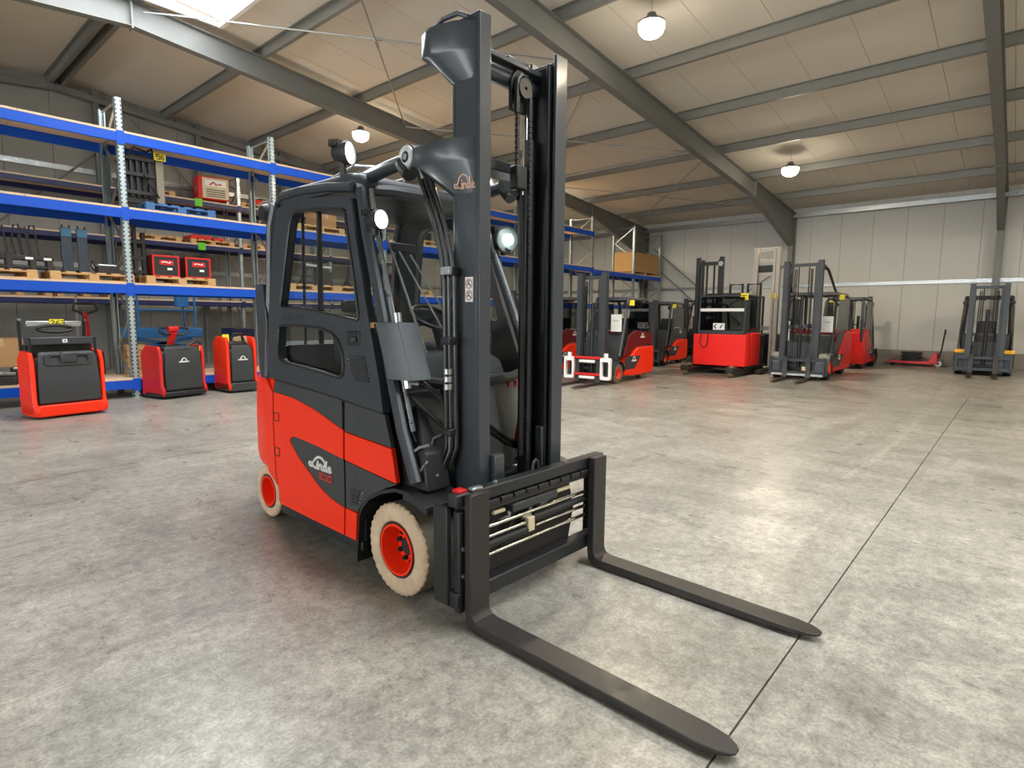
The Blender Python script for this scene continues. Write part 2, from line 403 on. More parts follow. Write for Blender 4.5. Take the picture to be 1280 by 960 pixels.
MB().box(23.7, YB_, 5.32, 23.86, YG, 5.36).box(23.84, YB_, 5.32, 23.86, YG, 5.5).build('eave_rail', STEEL, ce)

# ridge skylight
sk = empty('window_1', kind='structure')
n_p = 12; lp = (ysky - YB_ - 1) / n_p; pane = None
for i in range(n_p):
    y0 = ysky - (i + 1) * lp
    for s in (0, 1):
        if i == 0:
            xa, xb = (XR + .03, 5.36) if s == 0 else (2.44, XR - .03)
            o = MB().plate([[(xa, ceil(xa) + .05), (xb, ceil(xb) + .05), (xb, ceil(xb) + .07), (xa, ceil(xa) + .07)]], lambda u, v: (u, 0, v), (0, lp - .06, 0)).build('pane', SKYP, sk, loc=(0, y0, 0))
            if s == 0: pane = [o]
            else: pane.append(o)
        else: inst(pane[s], sk, (0, y0, 0))
    MB().bar((2.4, y0 - .03, ceil(2.4) + .04), (XR, y0 - .03, ceil(XR) + .04), .06, .1).bar((XR, y0 - .03, ceil(XR) + .04), (5.4, y0 - .03, ceil(5.4) + .04), .06, .1).build('glazing_bar', WHITE, sk)
for x in (2.38, 5.42): MB().box(x - .04, ysky - n_p * lp, ceil(5.42) - .12, x + .04, ysky, ceil(5.42) + .1).build('curb', WHITE, sk)
for yy in (ysky + .02, ysky - n_p * lp): MB().box(2.34, yy - .03, ceil(5.42) - .1, 5.46, yy + .03, 7.6).build('curb', WHITE, sk)

# walls
wf = empty('wall_far', kind='structure')
pan = None
yy = YG - 1.0
while yy > YB_ - 1:
    if pan is None: pan = MB().box(0, 0, .5, .1, .992, 5.75).build('panel', WALLM, wf, bevel=.004, loc=(XF_, yy, 0))
    else: inst(pan, wf, (XF_, yy, 0))
    yy -= 1.0
MB().box(XF_ + .015, YB_, .5, XF_ + .2, YG, 5.9).build('wall_backing', SEAM, wf)
MB().box(XF_ - .03, YB_, 0, XF_ + .1, YG, .5).build('plinth', PLINTH, wf, bevel=.01)
MB().box(XF_ - .06, YB_, 2.74, XF_, YG, 2.86).box(XF_ - .075, YB_, 2.84, XF_, YG, 2.86).build('wall_rail', STEEL, wf)
wg = empty('wall_gable', kind='structure')
xx = XL
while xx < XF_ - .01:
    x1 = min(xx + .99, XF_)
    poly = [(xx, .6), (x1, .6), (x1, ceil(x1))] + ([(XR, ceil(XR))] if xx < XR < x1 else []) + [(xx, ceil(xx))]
    MB().prism(poly, 'y', YG, YG + .1).build('panel', GABLEDIM, wg); xx += 1.0
MB().box(XL, YG + .1, 0, XF_, YG + .2, 7.7).build('wall_backing', DARKGAP, wg)
MB().box(XL, YG - .03, 0, XF_, YG + .1, .6).build('plinth', PLINTH, wg, bevel=.01)
for z in (2.75, 5.25): MB().box(XL, YG - .07, z, XF_, YG, z + .13).build('wall_rail', STEEL, wg)
for x in (4.75, 7.3, 9.9, 12.6, 17.2, 20.4):
    MB().box(x - .07, YG - .24, 0, x + .07, YG - .22, ceil(x) - .05).box(x - .07, YG - .09, 0, x + .07, YG - .07, ceil(x) - .05).box(x - .006, YG - .24, 0, x + .006, YG - .07, ceil(x) - .05).build('wall_post', RAFT, wg)
for a, b in (((2.2, 3.4), (5.2, 6.3)), ((5.6, 6.9), (7.4, 5.0)), ((20.5, 5.4), (23.7, 1.2)), ((20.5, 1.2), (23.7, 5.4))):
    MB().cyl((a[0], YG - .12, a[1]), (b[0], YG - .12, b[1]), .025, 8).build('brace_rod', RAFT, wg)
for sgn in (1,):
    MB().bar((XL, YG - .18, ceil(XL) - .3), (XR, YG - .18, ceil(XR) - .3), .2, .16).bar((XR, YG - .18, ceil(XR) - .3), (XF_, YG - .18, ceil(XF_) - .3), .2, .16).build('gable_beam', RAFT, wg)
for nm, b in (('wall_left', (XL - .2, YB_, 0, XL, YG, 5.75)), ('wall_rear', (XL, YB_ - .2, 0, XF_, YB_, 7.7))):
    tag(MB().box(*b).build(nm, WALLM), kind='structure')
w2 = empty('window_2', kind='structure'); pn = None
for i in range(8):
    y0 = -2.8 + i * 2.05
    if pn is None: pn = MB().box(XL + .005, 0, 1.9, XL + .03, 1.97, 4.6).build('pane', WINP, w2, loc=(0, y0, 0))
    else: inst(pn, w2, (0, y0, 0))
    MB().box(XL, y0 - .08, 1.85, XL + .07, y0, 4.65).build('mullion', WHITE, w2)
for z in (1.85, 4.6): MB().box(XL, -2.88, z, XL + .07, 13.6, z + .06).build('window_frame', WHITE, w2)
# wall bracing seen on the far wall
for a, b in (((12.6, 4.6), (8.6, 1.3)), ((12.6, 3.9), (9.2, 1.0)), ((6.9, 3.7), (10.2, 1.3))):
    MB().cyl((XF_ - .1, a[0], a[1]), (XF_ - .1, b[0], b[1]), .022, 8).build('brace_rod', RAFT, wf)

# portal frames
def frame(y, label):
    t = empty('steel_portal_frame', (XF_ - .2, y, 0), label=label, cat='steel frame', group='portal frames under the roof')
    of = (XF_ - .2, y, 0)
    def top(x): return ceil(x) - .215
    def poly(side):
        sx = (lambda d: XR + d) if side > 0 else (lambda d: XR - d)
        e = XF_ - XR - .02
        return [(sx(0), top(XR)), (sx(e), top(XR + e)), (sx(e), 4.30), (sx(e - .45), 4.30), (sx(15.5), top(XR + 15.5) - .47), (sx(0), top(XR) - .47)]
    for side in (1, -1):
        P = poly(side)
        MB().prism(P, 'y', y - .006, y + .006).build('rafter_web', RAFT, t, off=of)
        f_ = MB()
        for a, b in ((0, 1), (3, 4), (4, 5)):
            pa, pb = Vector((P[a][0], y, P[a][1])), Vector((P[b][0], y, P[b][1])); f_.bar(pa, pb, .19, .018)
        f_.build('flange', RAFT, t, off=of)
        ex = P[4][0]
        MB().box(ex - .012, y - .1, P[4][1], ex + .012, y + .1, top(XR + 15.5) + .02).box(ex - .012, y - .1, P[4][1] - .03, ex + .012, y + .1, P[4][1]).build('stiffener', RAFT, t, off=of)
        cx = XF_ - .02 if side > 0 else XL + .4
        MB().box(cx - .36, y - .09, 0, cx - .345, y + .09, 4.32).box(cx - .015, y - .09, 0, cx, y + .09, 5.4).box(cx - .345, y - .006, 0, cx - .015, y + .006, 4.32).build('column', RAFT, t, off=of)
        MB().box(cx - .42, y - .14, 0, cx + .0, y + .14, .02).build('base_plate', RAFT, t, off=of)
    MB().box(XR - .015, y - .1, top(XR) - .52, XR + .015, y + .1, top(XR) + .03).build('ridge_plate', RAFT, t, off=of)
    return t
frame(12.98, 'grey steel roof frame nearest the gable wall, above the blue racks')
frame(6.80, 'grey steel roof frame crossing above the far row of forklifts, left of the lamps')
frame(.72, 'grey steel roof frame at the right edge of the picture')
frame(-5.43, 'grey steel roof frame behind the viewpoint')

# roof bracing rods between the two rafters
def rod(xa, ya, xb, yb, lab, drop=0.0):
    za, zb = ceil(xa) - .36 - drop, ceil(xb) - .36 - drop
    c = Vector(((xa + xb) / 2, (ya + yb) / 2, (za + zb) / 2))
    d = (Vector((xb, yb, zb)) - Vector((xa, ya, za))).normalized()
    t = empty('brace_rod', c, label=lab, cat='brace rod', group='roof bracing rods')
    MB().cyl((xa, ya, za), (xb, yb, zb), .016, 8).build('rod', STEEL, t, off=c)
    MB().cyl(c - d * .12, c + d * .12, .032, 8).build('turnbuckle', STEEL, t, off=c)
nodes = (4.1, 10.3, 16.0, 22.4)
names = ('under the ridge skylight', 'above the tall mast', 'near the far wall')
for i in range(3):
    rod(nodes[i], 12.9, nodes[i + 1], 6.9, 'thin steel brace rod %s, rising towards the gable wall' % names[i])
    rod(nodes[i + 1], 12.9, nodes[i], 6.9, 'thin steel brace rod %s, crossing the other rod' % names[i], .08)
o = MB().cyl((15.3, 6.9, 5.98), (15.3, 12.9, 5.98), .035, 10).build('conduit_pipe', STEEL); tag(o, 'straight pale conduit pipe below the purlins between two roof frames', 'pipe')

# high-bay lamps
def highbay(x, y, z, label):
    t = empty('ceiling_lamp', (x, y, z), label=label, cat='lamp', group='round high-bay lamps')
    MB().lathe([(.002, -.15), (.08, -.143), (.15, -.115), (.195, -.07), (.22, .0), (.22, .07), (.002, .07)], (0, 0, 0), 'z', 32).build('lens', DOME, t)
    MB().lathe([(.002, .071), (.225, .071), (.225, .1), (.1, .16), (.07, .24), (.002, .24)], (0, 0, 0), 'z', 32).build('housing', GREY, t)
    MB().cyl((0, 0, .24), (0, 0, ceil(x) - z), .006, 6).build('suspension_rod', STEEL, t)
    l = bpy.data.lights.new('bulb', 'AREA'); l.shape = 'DISK'; l.size = .42; l.energy = LAMP_POWER; l.color = LAMP_COLOUR
    lo = bpy.data.objects.new('bulb', l); COL.objects.link(lo); lo.parent = t; lo.location = (0, 0, -.18)
    return t
highbay(9.40, 5.15, 6.42, 'round glowing ceiling lamp above the forks, nearest to the top edge')
highbay(17.83, 5.26, 5.68, 'round glowing ceiling lamp above the far row of forklifts')
highbay(9.57, 13.95, 6.40, 'round glowing ceiling lamp over the racks, left of the main forklift')
for x, y in ((17.8, 14.0), (9.4, -3.6), (17.8, -3.6), (9.4, -12.2), (17.8, -12.2)):
    highbay(x, y, ceil(x) - .62, 'round glowing ceiling lamp hidden behind the tall mast' if y > 0 else 'round glowing ceiling lamp behind the viewpoint')

# ================================================================== racks
def rack(name, label, xs, yf, yb, hs, levels, beam_m, h=.16, board=True, loc=None):
    t = empty(name, (xs[0], yf, 0), label=label, cat='rack'); of = (xs[0], yf, 0)
    up_p = None
    for i, x in enumerate(xs):
        for yy, flip in ((yf + .05, 0), (yb - .05, math.pi)):
            m_ = MB().box(-.055, -.045, 0, .055, -.038, hs[i]).box(-.055, -.045, 0, -.048, .045, hs[i]).box(.048, -.045, 0, .055, .045, hs[i]).box(-.055, .038, 0, -.03, .045, hs[i]).box(.03, .038, 0, .055, .045, hs[i])
            m_.build('upright', GALV, t, loc=(x - of[0], yy - of[1], 0), rotz=flip)
            MB().box(-.085, -.07, 0, .085, .07, .012).build('foot_plate', STEEL, t, loc=(x - of[0], yy - of[1], 0))
        z = .25; k = 0
        while z < hs[i] - .1:
            z2 = min(z + .62, hs[i] - .06)
            a, b = (yf + .1, yb - .1) if k % 2 == 0 else (yb - .1, yf + .1)
            MB().bar((x, a, z), (x, b, z2), .03, .03, (1, 0, 0)).build('frame_brace', STEEL, t, off=of); z = z2; k += 1
        for z in (.2, hs[i] - .05): MB().bar((x, yf + .1, z), (x, yb - .1, z), .03, .03, (1, 0, 0)).build('frame_brace', STEEL, t, off=of)
    for i in range(len(xs) - 1):
        for z in levels[i]:
            for yy, s in ((yf + .005, 1), (yb - .005, -1)):
                b = MB().box(xs[i] + .055, yy - .022, z - h, xs[i + 1] - .055, yy + .022, z).build('beam', beam_m, t, bevel=.005, off=of)
                for x, dx in ((xs[i], 1), (xs[i + 1], -1)):
                    MB().box(x - dx * .0, yy - .03 - .0 * s, z - h - .04, x + dx * .06, yy - .022, z + .03).build('beam_connector', beam_m, t, off=of)
            if board:
                xm = (xs[i] + xs[i + 1]) / 2
                for xa, xb in ((xs[i] + .01, xm - .003), (xm + .003, xs[i + 1] - .01)):
                    MB().box(xa, yf - .02, z + .001, xb, yb + .02, z + .036).build('shelf_board', CHIP, t, off=of)
    return t
FX = (.6, 3.34, 6.08, 8.9, 11.9, 15.0, 18.2, 21.25, 23.5)
FH = (5.24, 5.24, 5.2, 5.2, 5.2, 5.2, 5.2, 5.22, 5.15)
allv = (.33, 2.04, 3.36, 4.65)
RZ = {1: .366, 2: 2.076, 3: 3.396, 4: 4.686}
rack('pallet_rack', 'tall blue-beamed pallet rack with galvanised uprights in front of the gable wall', FX, 12.04, 13.1, FH,
     [allv, allv, allv[1:], allv[1:], allv[1:], allv[1:], (2.04, 3.3), (3.3,)], BLUE)
BXS = (1.9, 4.9, 7.9, 10.9, 13.9)
rack('pallet_rack', 'dark blue pallet rack standing further back against the gable wall', BXS, 17.8, 18.85, (5.6,) * 5,
     [(1.9, 3.5, 4.72)] * 4, DBLUE, h=.12)

def plabel(x, y, z, lab):
    o = MB().box(x - .1, y - .003, z - .11, x + .1, y, z + .1).build('shelf_label', GREENL); tag(o, lab, 'label', 'green shelf labels')
plabel(6.75, 17.77, 4.69, 'bright green label on the upper dark blue shelf beam at the back')
plabel(6.78, 17.77, 3.47, 'bright green label on the lower dark blue shelf beam at the back')

PB = {}
def pallet(x, y, z, label, m_=WOOD, rotz=0.0, group='wooden pallets on the racks'):
    t = empty('pallet', (x, y, z), rotz, label, 'pallet', group); k = m_.name
    if k not in PB:
        PB[k] = (MB().box(-.6, -.05, .1, .6, .05, .122).build('top_board', m_, t), MB().box(-.07, -.05, .022, .07, .05, .1).build('block', m_, t), MB().box(-.6, -.05, 0, .6, .05, .022).build('bottom_board', m_, t), MB().box(-.07, -.4, .122, .07, .4, .144).build('deck_board', m_, t))
        first = True
    else: first = False
    a, b, c, d = PB[k]
    def put(o, loc):
        nonlocal first
        if first and o.parent == t and not o.get('placed'): o.location = loc; o['placed'] = 1
        else:
            q = inst(o, t, loc)
    for yy in (-.35, 0, .35): put(a, (0, yy, 0)); put(c, (0, yy, 0))
    for yy in (-.35, 0, .35):
        for xx in (-.53, 0, .53): put(b, (xx, yy, 0))
    for xx in (-.53, -.32, -.11, .11, .32, .53): put(d, (xx, 0, 0))
    for o in t.children:
        if 'placed' in o: del o['placed']
    return t
TOP = .144
# ---- bay right of the first upright
pallet(4.28, 12.45, RZ[3], 'blue painted pallet on the second blue shelf from the top', BLUEW)
pallet(4.22, 12.45, RZ[2], 'pale wooden pallet carrying the two red battery chargers')
pallet(2.82, 12.45, RZ[2], 'pale wooden pallet under the two upright fork blades')
pallet(1.45, 12.5, RZ[2], 'pale wooden pallet at the left picture edge, under the black attachment', rotz=rad(3))
def charger(x, y, z, label):
    t = empty('battery_charger', (x, y, z), 0, label, 'charger', 'red battery chargers')
    MB().box(-.23, 0, .0, .23, .5, .40).build('body', BURG, t, bevel=.015)
    MB().plate([rrect(-.23, 0, .23, .4, .012), rrect(-.2, .03, .2, .37, .012)[::-1]], lambda u, v: (u, -.014, v), (0, .02, 0)).build('front_frame', REDP, t)
    MB().box(-.195, -.006, .03, .195, .004, .365).build('front_panel', BLACK, t)
    MB().box(-.11, -.016, .22, .13, -.005, .31).build('control_panel', REDP, t, bevel=.004)
    MB().ribbon([[(-.07, .27), (-.02, .28), (.03, .27)], [(.05, .26), (.08, .28)]], lambda u, v: (u, -.018, v), .02, (0, .004, 0)).build('panel_print', WHITE, t)
    MB().tube([(-.16, .1, .4), (-.15, .1, .44), (.15, .1, .44), (.16, .1, .4)], .012).build('carry_handle', BLACK, t)
    MB().box(.02, -.02, .13, .1, -.004, .17).build('sticker', WHITE, t)
charger(4.0, 12.22, RZ[2] + TOP, 'red and black battery charger, left of the pair on the pallet')
charger(4.57, 12.22, RZ[2] + TOP, 'red and black battery charger, right of the pair on the pallet')
# attachment standing on the blue pallet
t = empty('fork_attachment', (3.78, 12.35, RZ[3] + TOP), 0, 'black fork positioner attachment with a yellow tag on the blue pallet', 'attachment')
MB().prism([(-.42, .0), (.12, .0), (.17, .12), (.17, .86), (-.1, .9), (-.42, .78)], 'y', .0, .12).build('back_plate', BLACK, t, bevel=.01)
for i in range(5): MB().box(-.36 + i * .1, -.07, .1, -.31 + i * .1, .0, .8).build('rib', BLACK, t, bevel=.008)
for z in (.14, .46, .74): MB().box(-.42, -.1, z, .14, -.05, z + .07).build('slide_bar', DIRTY, t, bevel=.01)
MB().box(.17, -.06, .02, .3, .16, .84).build('end_plate', DULLP, t, bevel=.01)
MB().tube([(-.3, -.1, .8), (-.2, -.16, .95), (.0, -.14, .9), (.1, -.1, .98), (.16, -.05, .84)], .02).build('hose', RUBB, t)
MB().tube([(-.05, -.12, .5), (.02, -.2, .3), (.18, -.12, .12)], .018).build('hose', RUBB, t)
tg = MB().box(.13, -.11, .80, .33, -.10, .94).build('number_tag', YELT, t)
MB().ribbon(word('56', .175, .825, .085), lambda u, v: (u, -.112, v), .014, (0, .003, 0)).build('tag_print', DARKPR, tg)
# second dark attachment behind the upright, next to the chargers
t = empty('mast_section', (3.58, 12.5, RZ[2] + TOP), 0, 'dark ribbed steel attachment standing left of the red chargers', 'attachment')
for x in (-.12, .0, .14): MB().box(x - .03, -.05, 0, x + .03, .05, .95 - abs(x)).build('rail', DIRTY, t, bevel=.008)
for z in (.05, .3, .6): MB().box(-.15, -.07, z, .17, .06, z + .06).build('cross_bar', DIRTY, t, bevel=.006)
# two fork blades
for x, ttl in ((2.52, 'left'), (2.74, 'right')):
    t = empty('spare_fork', (x, 12.3, RZ[2] + TOP), 0, 'dark blue-black fork blade standing upright on its heel, %s one of two' % ttl, 'spare fork', 'spare forks on the pallet')
    MB().prism([(0, 0), (.5, 0), (.5, .035), (.06, .05), (.045, .74), (0, .74)], 'x', -.075, .075).build('blade', mat('blade_paint', (40, 52, 66), .45, var=.2), t, bevel=.008)
    MB().box(-.07, -.012, .60, .07, .0, .73).build('stencil_band', mat('stencil_blue', (60, 110, 140), .6, var=.5, scale=60), t)
    for s in (-1, 1): MB().box(s * .05 - .012, -.0, .74, s * .05 + .012, .03, .79).build('hook', BLACK, t)
# black attachment at the left edge
t = empty('side_shift_attachment', (1.85, 12.4, RZ[2] + TOP), 0, 'low black side-shift frame with looped hoses at the left picture edge', 'attachment')
MB().box(-.5, -.1, .16, .48, .08, .24).build('top_bar', BLACK, t, bevel=.012)
MB().box(-.5, -.1, .02, .48, .08, .07).build('bottom_bar', BLACK, t, bevel=.012)
for x in (-.45, -.1, .2, .42): MB().box(x - .04, -.12, .0, x + .04, .1, .26).build('upright_plate', DIRTY, t, bevel=.01)
for i, x in enumerate((-.35, -.2, .0, .08, .2)):
    MB().tube([(x, 0, .24), (x - .03, .02, .5), (x, .0, .72 - .04 * (i % 2)), (x + .06, .0, .74 - .04 * (i % 2)), (x + .08, 0, .5), (x + .1, 0, .24)], .014, 6).build('hose', DIRTY, t)
for x in (.1, .34): MB().box(x, -.13, .17, x + .1, -.1, .21).build('sticker', WHITE, t)
t = empty('hydraulic_block', (3.05, 12.35, RZ[2] + TOP), 0, 'small dark hydraulic valve block right of the fork blades', 'machine part')
MB().box(-.12, -.1, 0, .14, .12, .13).build('block', DIRTY, t, bevel=.015); MB().cyl((-.1, -.05, .15), (.16, -.05, .15), .022, 10).build('spool', STEEL, t); MB().tube([(-.14, 0, .05), (-.22, -.05, .12), (-.2, -.05, .22), (-.12, 0, .1)], .012, 6).build('hose', RUBB, t)
# bottom shelf goods, left
def carton(x, y, z, w, d, h, label, m_=CARD, rotz=0.0):
    t = empty('carton', (x, y, z), rotz, label, 'box')
    MB().box(-w / 2, -d / 2, 0, w / 2, d / 2, h).build('body', m_, t, bevel=.006)
    for s in (-1, 1): MB().box(s * .002, -d / 2 - .004, h, s * w / 2, d / 2 + .004, h + .006).build('flap', m_, t)
    MB().box(-.03, -d / 2 - .003, h - .12, .03, d / 2 + .003, h + .008).build('tape', mat('tape', (200, 172, 130), .3), t)
carton(1.55, 12.55, RZ[1] + .28, .55, .6, .46, 'brown cardboard box on the lowest shelf, left picture edge')
def junk(x, y, z, label, s=1.0, seed=0, tall=1.0):
    r = random.Random(seed); t = empty('machine_part', (x, y, z), r.uniform(-.3, .3), label, 'machine part')
    MB().lathe([(.01, 0), (.16 * s, 0), (.17 * s, .05), (.11 * s, .1 * tall), (.1 * s, .2 * tall), (.01, .22 * tall)], (0, 0, 0), 'z', 16).build('casing', DIRTY, t)
    MB().box(.05 * s, -.14 * s, 0, .3 * s, .14 * s, .14 * tall).build('gearbox', DIRTY, t, bevel=.02)
    MB().cyl((-.1 * s, -.1 * s, .2 * tall), (.28 * s, -.12 * s, .18 * tall), .03 * s, 12).build('shaft', STEEL, t)
    MB().tube([(-.12 * s, -.12 * s, .05), (-.2 * s, -.18 * s, .16), (.05 * s, -.2 * s, .2)], .015, 6).build('pipe', RUBB, t)
junk(1.42, 12.25, RZ[1], 'dark machine part under the cardboard box on the lowest shelf', 1.0, 1)
junk(1.72, 12.3, RZ[1], 'dark gear casing on the lowest shelf beside the red truck', .8, 2, 1.3)
t = empty('wood_stack', (3.58, 12.9, RZ[1]), 0, 'small stack of pale wooden blocks behind the galvanised upright', 'wood stack')
for i in range(5): MB().box(-.16, -.12, i * .115, .16 - .02 * (i % 2), .12, i * .115 + .105).build('block', WOOD, t, bevel=.006)
# bays seen through the forklift cab and mast
lab3 = ('pale wooden pallet on the middle shelf seen through the cab window', 'pale wooden pallet on the middle shelf right of the cab window bars', 'pale wooden pallet on the middle shelf seen through the windscreen')
for i, x in enumerate((7.0, 8.15, 9.9)):
    pallet(x, 12.5, RZ[2], lab3[i])
junk(7.05, 12.4, RZ[2] + TOP, 'dark engine part on a pallet seen through the side window', 1.5, 3, 2.2)
junk(8.2, 12.4, RZ[2] + TOP, 'dark hydraulic pump on a pallet beside the window bar', 1.4, 4, 2.4)
charger(9.75, 12.25, RZ[2] + TOP, 'red charger seen through the forklift windscreen')
pallet(7.2, 12.5, RZ[3], 'pale pallet on the upper shelf seen through the cab side window')
pallet(10.2, 12.5, RZ[3], 'pale pallet on the upper shelf seen through the windscreen')
carton(7.4, 12.45, RZ[3] + TOP, .5, .5, .32, 'small brown carton on the upper shelf seen through the cab', CARD)
junk(10.2, 12.4, RZ[3] + TOP, 'dark machine part on the upper shelf behind the windscreen', 1.3, 5, 1.6)
junk(13.2, 12.4, RZ[2], 'dark machinery on the shelf seen between the mast rails', 1.7, 6, 3.2)
t = empty('yellow_tagged_part', (13.0, 12.3, RZ[3]), 0, 'yellow coupling standing on the blue shelf between the mast rails', 'machine part')
MB().lathe([(.01, 0), (.1, 0), (.1, .06), (.05, .1), (.05, .2), (.09, .22), (.09, .27), (.01, .27)], (0, 0, 0), 'z', 16).build('coupling', YELT, t); MB().box(-.03, -.13, .02, .03, -.09, .1).build('tag_plate', WHITE, t)
# wooden crate on the far end of the front rack
t = empty('plywood_crate', (22.33, 12.55, 3.336), 0, 'large plywood crate on the far end of the blue rack', 'crate')
for x in (-.95, 0, .95): MB().box(x - .07, -.42, 0, x + .07, .42, .1).build('skid', WOOD, t)
for a, b in ((-1.12, -.375), (-.37, .37), (.375, 1.12)): MB().box(a, -.43, .1, b, -.41, .86).build('side_board', PLYM, t, bevel=.004); MB().box(a, .41, .1, b, .43, .86).build('side_board', PLYM, t, bevel=.004)
for x in (-1.12, 1.10): MB().box(x, -.41, .1, x + .02, .41, .86).build('end_board', PLYM, t, bevel=.004)
MB().box(-1.13, -.44, .86, 1.13, .44, .885).build('lid', PLYM, t); MB().box(-1.1, -.41, .1, 1.1, .41, .12).build('base_board', PLYM, t)
# ---- goods on the back rack
t = empty('welding_unit', (7.25, 17.95, 4.756), rad(-8), 'red unit with a cream front panel on the top back shelf', 'machine')
MB().box(-.42, 0, .08, .42, .55, .74).build('body', REDP, t, bevel=.03)
MB().box(-.3, -.02, .12, .4, .0, .7).build('front_panel', CREAM, t, bevel=.01)
MB().box(-.24, -.03, .46, .33, -.02, .64).build('label_plate', WHITE, t); MB().ribbon([[(-.1, .5), (0, .58), (.08, .5)], [(.12, .53), (.2, .53)]], lambda u, v: (u, -.032, v), .04, (0, .004, 0)).build('print', REDPR, t)
for i in range(4): MB().box(-.2, -.028, .17 + i * .06, .3, -.018, .2 + i * .06).build('vent_slat', GREY, t)
for x in (-.36, .36): MB().box(x - .03, .0, 0, x + .03, .5, .08).build('foot', STEEL, t)
BP = ((5.6, 4.756, 'pale pallet high on the back rack, left of the red unit', 0), (8.6, 4.756, 'pale pallet high on the back rack, right of the red unit', 0),
      (5.7, 3.536, 'pale pallet at the left end of the middle back shelf', 0), (7.15, 3.536, 'pale pallet in the middle of the back shelf behind the green label', 0), (8.6, 3.536, 'pale pallet at the right end of the middle back shelf', 0),
      (2.7, 1.936, 'pale pallet on the low back shelf behind the left truck', 0), (4.0, 1.936, 'pale pallet on the low back shelf behind the first upright', 0))
for x, z, lb, r in BP: pallet(x, 18.3, z, lb, rotz=r)
junk(5.4, 18.1, 4.90, 'dark machine part high on the back rack', 1.6, 7, 1.5)
t = empty('red_pallet_load', (7.0, 18.2, 3.68), 0, 'flat red steel load on the middle back shelf pallet', 'machine part')
MB().box(-.45, -.3, 0, .1, .3, .1).build('tray', REDP, t, bevel=.01); MB().box(.15, -.3, 0, .5, .3, .07).build('plate', REDP, t, bevel=.01); MB().tube([(-.4, -.3, .1), (-.3, -.33, .16), (.0, -.33, .16), (.05, -.3, .1)], .015).build('grip', REDP, t)
t = empty('red_machine_part', (8.75, 18.2, 4.90), .1, 'small red housing on the top back shelf behind the upright', 'machine part')
MB().box(-.3, -.2, 0, .3, .25, .16).build('housing', REDP, t, bevel=.03); MB().cyl((-.34, 0, .1), (.36, 0, .1), .05, 12).build('shaft', STEEL, t); MB().box(-.1, -.1, .16, .12, .12, .22).build('cover', BLACK, t, bevel=.01)

# ---- blue scissor lift behind the rack
t = empty('scissor_lift', (4.72, 15.0, 0), 0, 'blue scissor lift platform parked behind the blue rack', 'lift')
of = None
MB().box(-.62, -.05, .98, .9, .75, 1.2).build('deck', LBLUE, t, bevel=.015)
for x in (-.45, .75):
    for y in (-.02, .72): MB().box(x - .02, y - .02, 1.2, x + .02, y + .02, 2.08).build('guard_post', LBLUE, t)
for z in (1.62, 2.07): MB().tube([(-.45, -.02, z), (.75, -.02, z), (.75, .72, z), (-.45, .72, z)], .02, 8, closed=True).build('guard_rail', LBLUE, t)
MB().box(.35, -.06, 1.7, .62, .12, 2.02).build('control_box', LBLUE, t, bevel=.015); MB().tube([(.5, .0, 1.7), (.48, -.05, 1.45), (.52, 0, 1.2)], .012).build('cable', RUBB, t)
for i in range(3):
    z = .34 + i * .2
    for s in (0, 1): MB().bar((-.5 if s else .7, .1 + .5 * (i % 2), z), (.7 if s else -.5, .1 + .5 * (i % 2), z + .22), .04, .08).build('scissor_arm', LBLUE, t)
MB().box(-.65, -.05, .12, .92, .75, .34).build('chassis', LBLUE, t, bevel=.02)
for x in (-.45, .72):
    for y in (-.06, .7): MB().lathe([(.01, -.05), (.17, -.05), (.18, 0), (.17, .06), (.01, .06)], (x, y, .18), 'y', 24).build('wheel', TYREB, t)
# dark equipment in the gap behind the bays
t = empty('blue_crate', (6.6, 14.6, 0), 0, 'dark blue tub on a pallet stack behind the rack', 'crate')
for i in range(3):
    for x in (-.5, 0, .5): MB().box(x - .06, -.35, .0 + i * .4, x + .06, .35, .09 + i * .4).build('skid', WOOD, t)
    MB().box(-.58, -.38, .09 + i * .4, .58, .38, .12 + i * .4).build('deck', WOOD, t)
    MB().box(-.55, -.36, .12 + i * .4, .55, .36, .4 + i * .4).build('tub', DBLUE, t, bevel=.02)
t = empty('hand_pallet_truck', (3.15, 14.3, 0), rad(5), 'dark red hand pallet truck with raised tiller behind the first rack bay', 'pallet truck')
MB().box(-.25, -.12, .15, .25, .2, .75).build('housing', BURG, t, bevel=.03)
MB().tube([(0, -.1, .7), (-.03, -.12, 1.2), (-.05, -.1, 1.55)], .045, 10).build('tiller', REDP, t)
MB().tube([(-.05, -.1, 1.5), (-.25, -.12, 1.6), (-.22, -.12, 1.72), (.12, -.12, 1.72), (.17, -.12, 1.6), (-.05, -.1, 1.5)], .025, 8).build('handle', BLACK, t)
MB().cyl((-.12, .1, .7), (-.12, .1, 1.95), .02, 8).build('lift_pipe', STEEL, t)
for s in (-1, 1): MB().box(s * .2 - .08, .2, .08, s * .2 + .08, 1.3, .15).build('fork', BLACK, t, bevel=.01)
for s in (-1, 1): MB().lathe([(.01, -.03), (.1, -.03), (.1, .03), (.01, .03)], (s * .12, 0, .1), 'x', 20).build('wheel', TYREB, t)

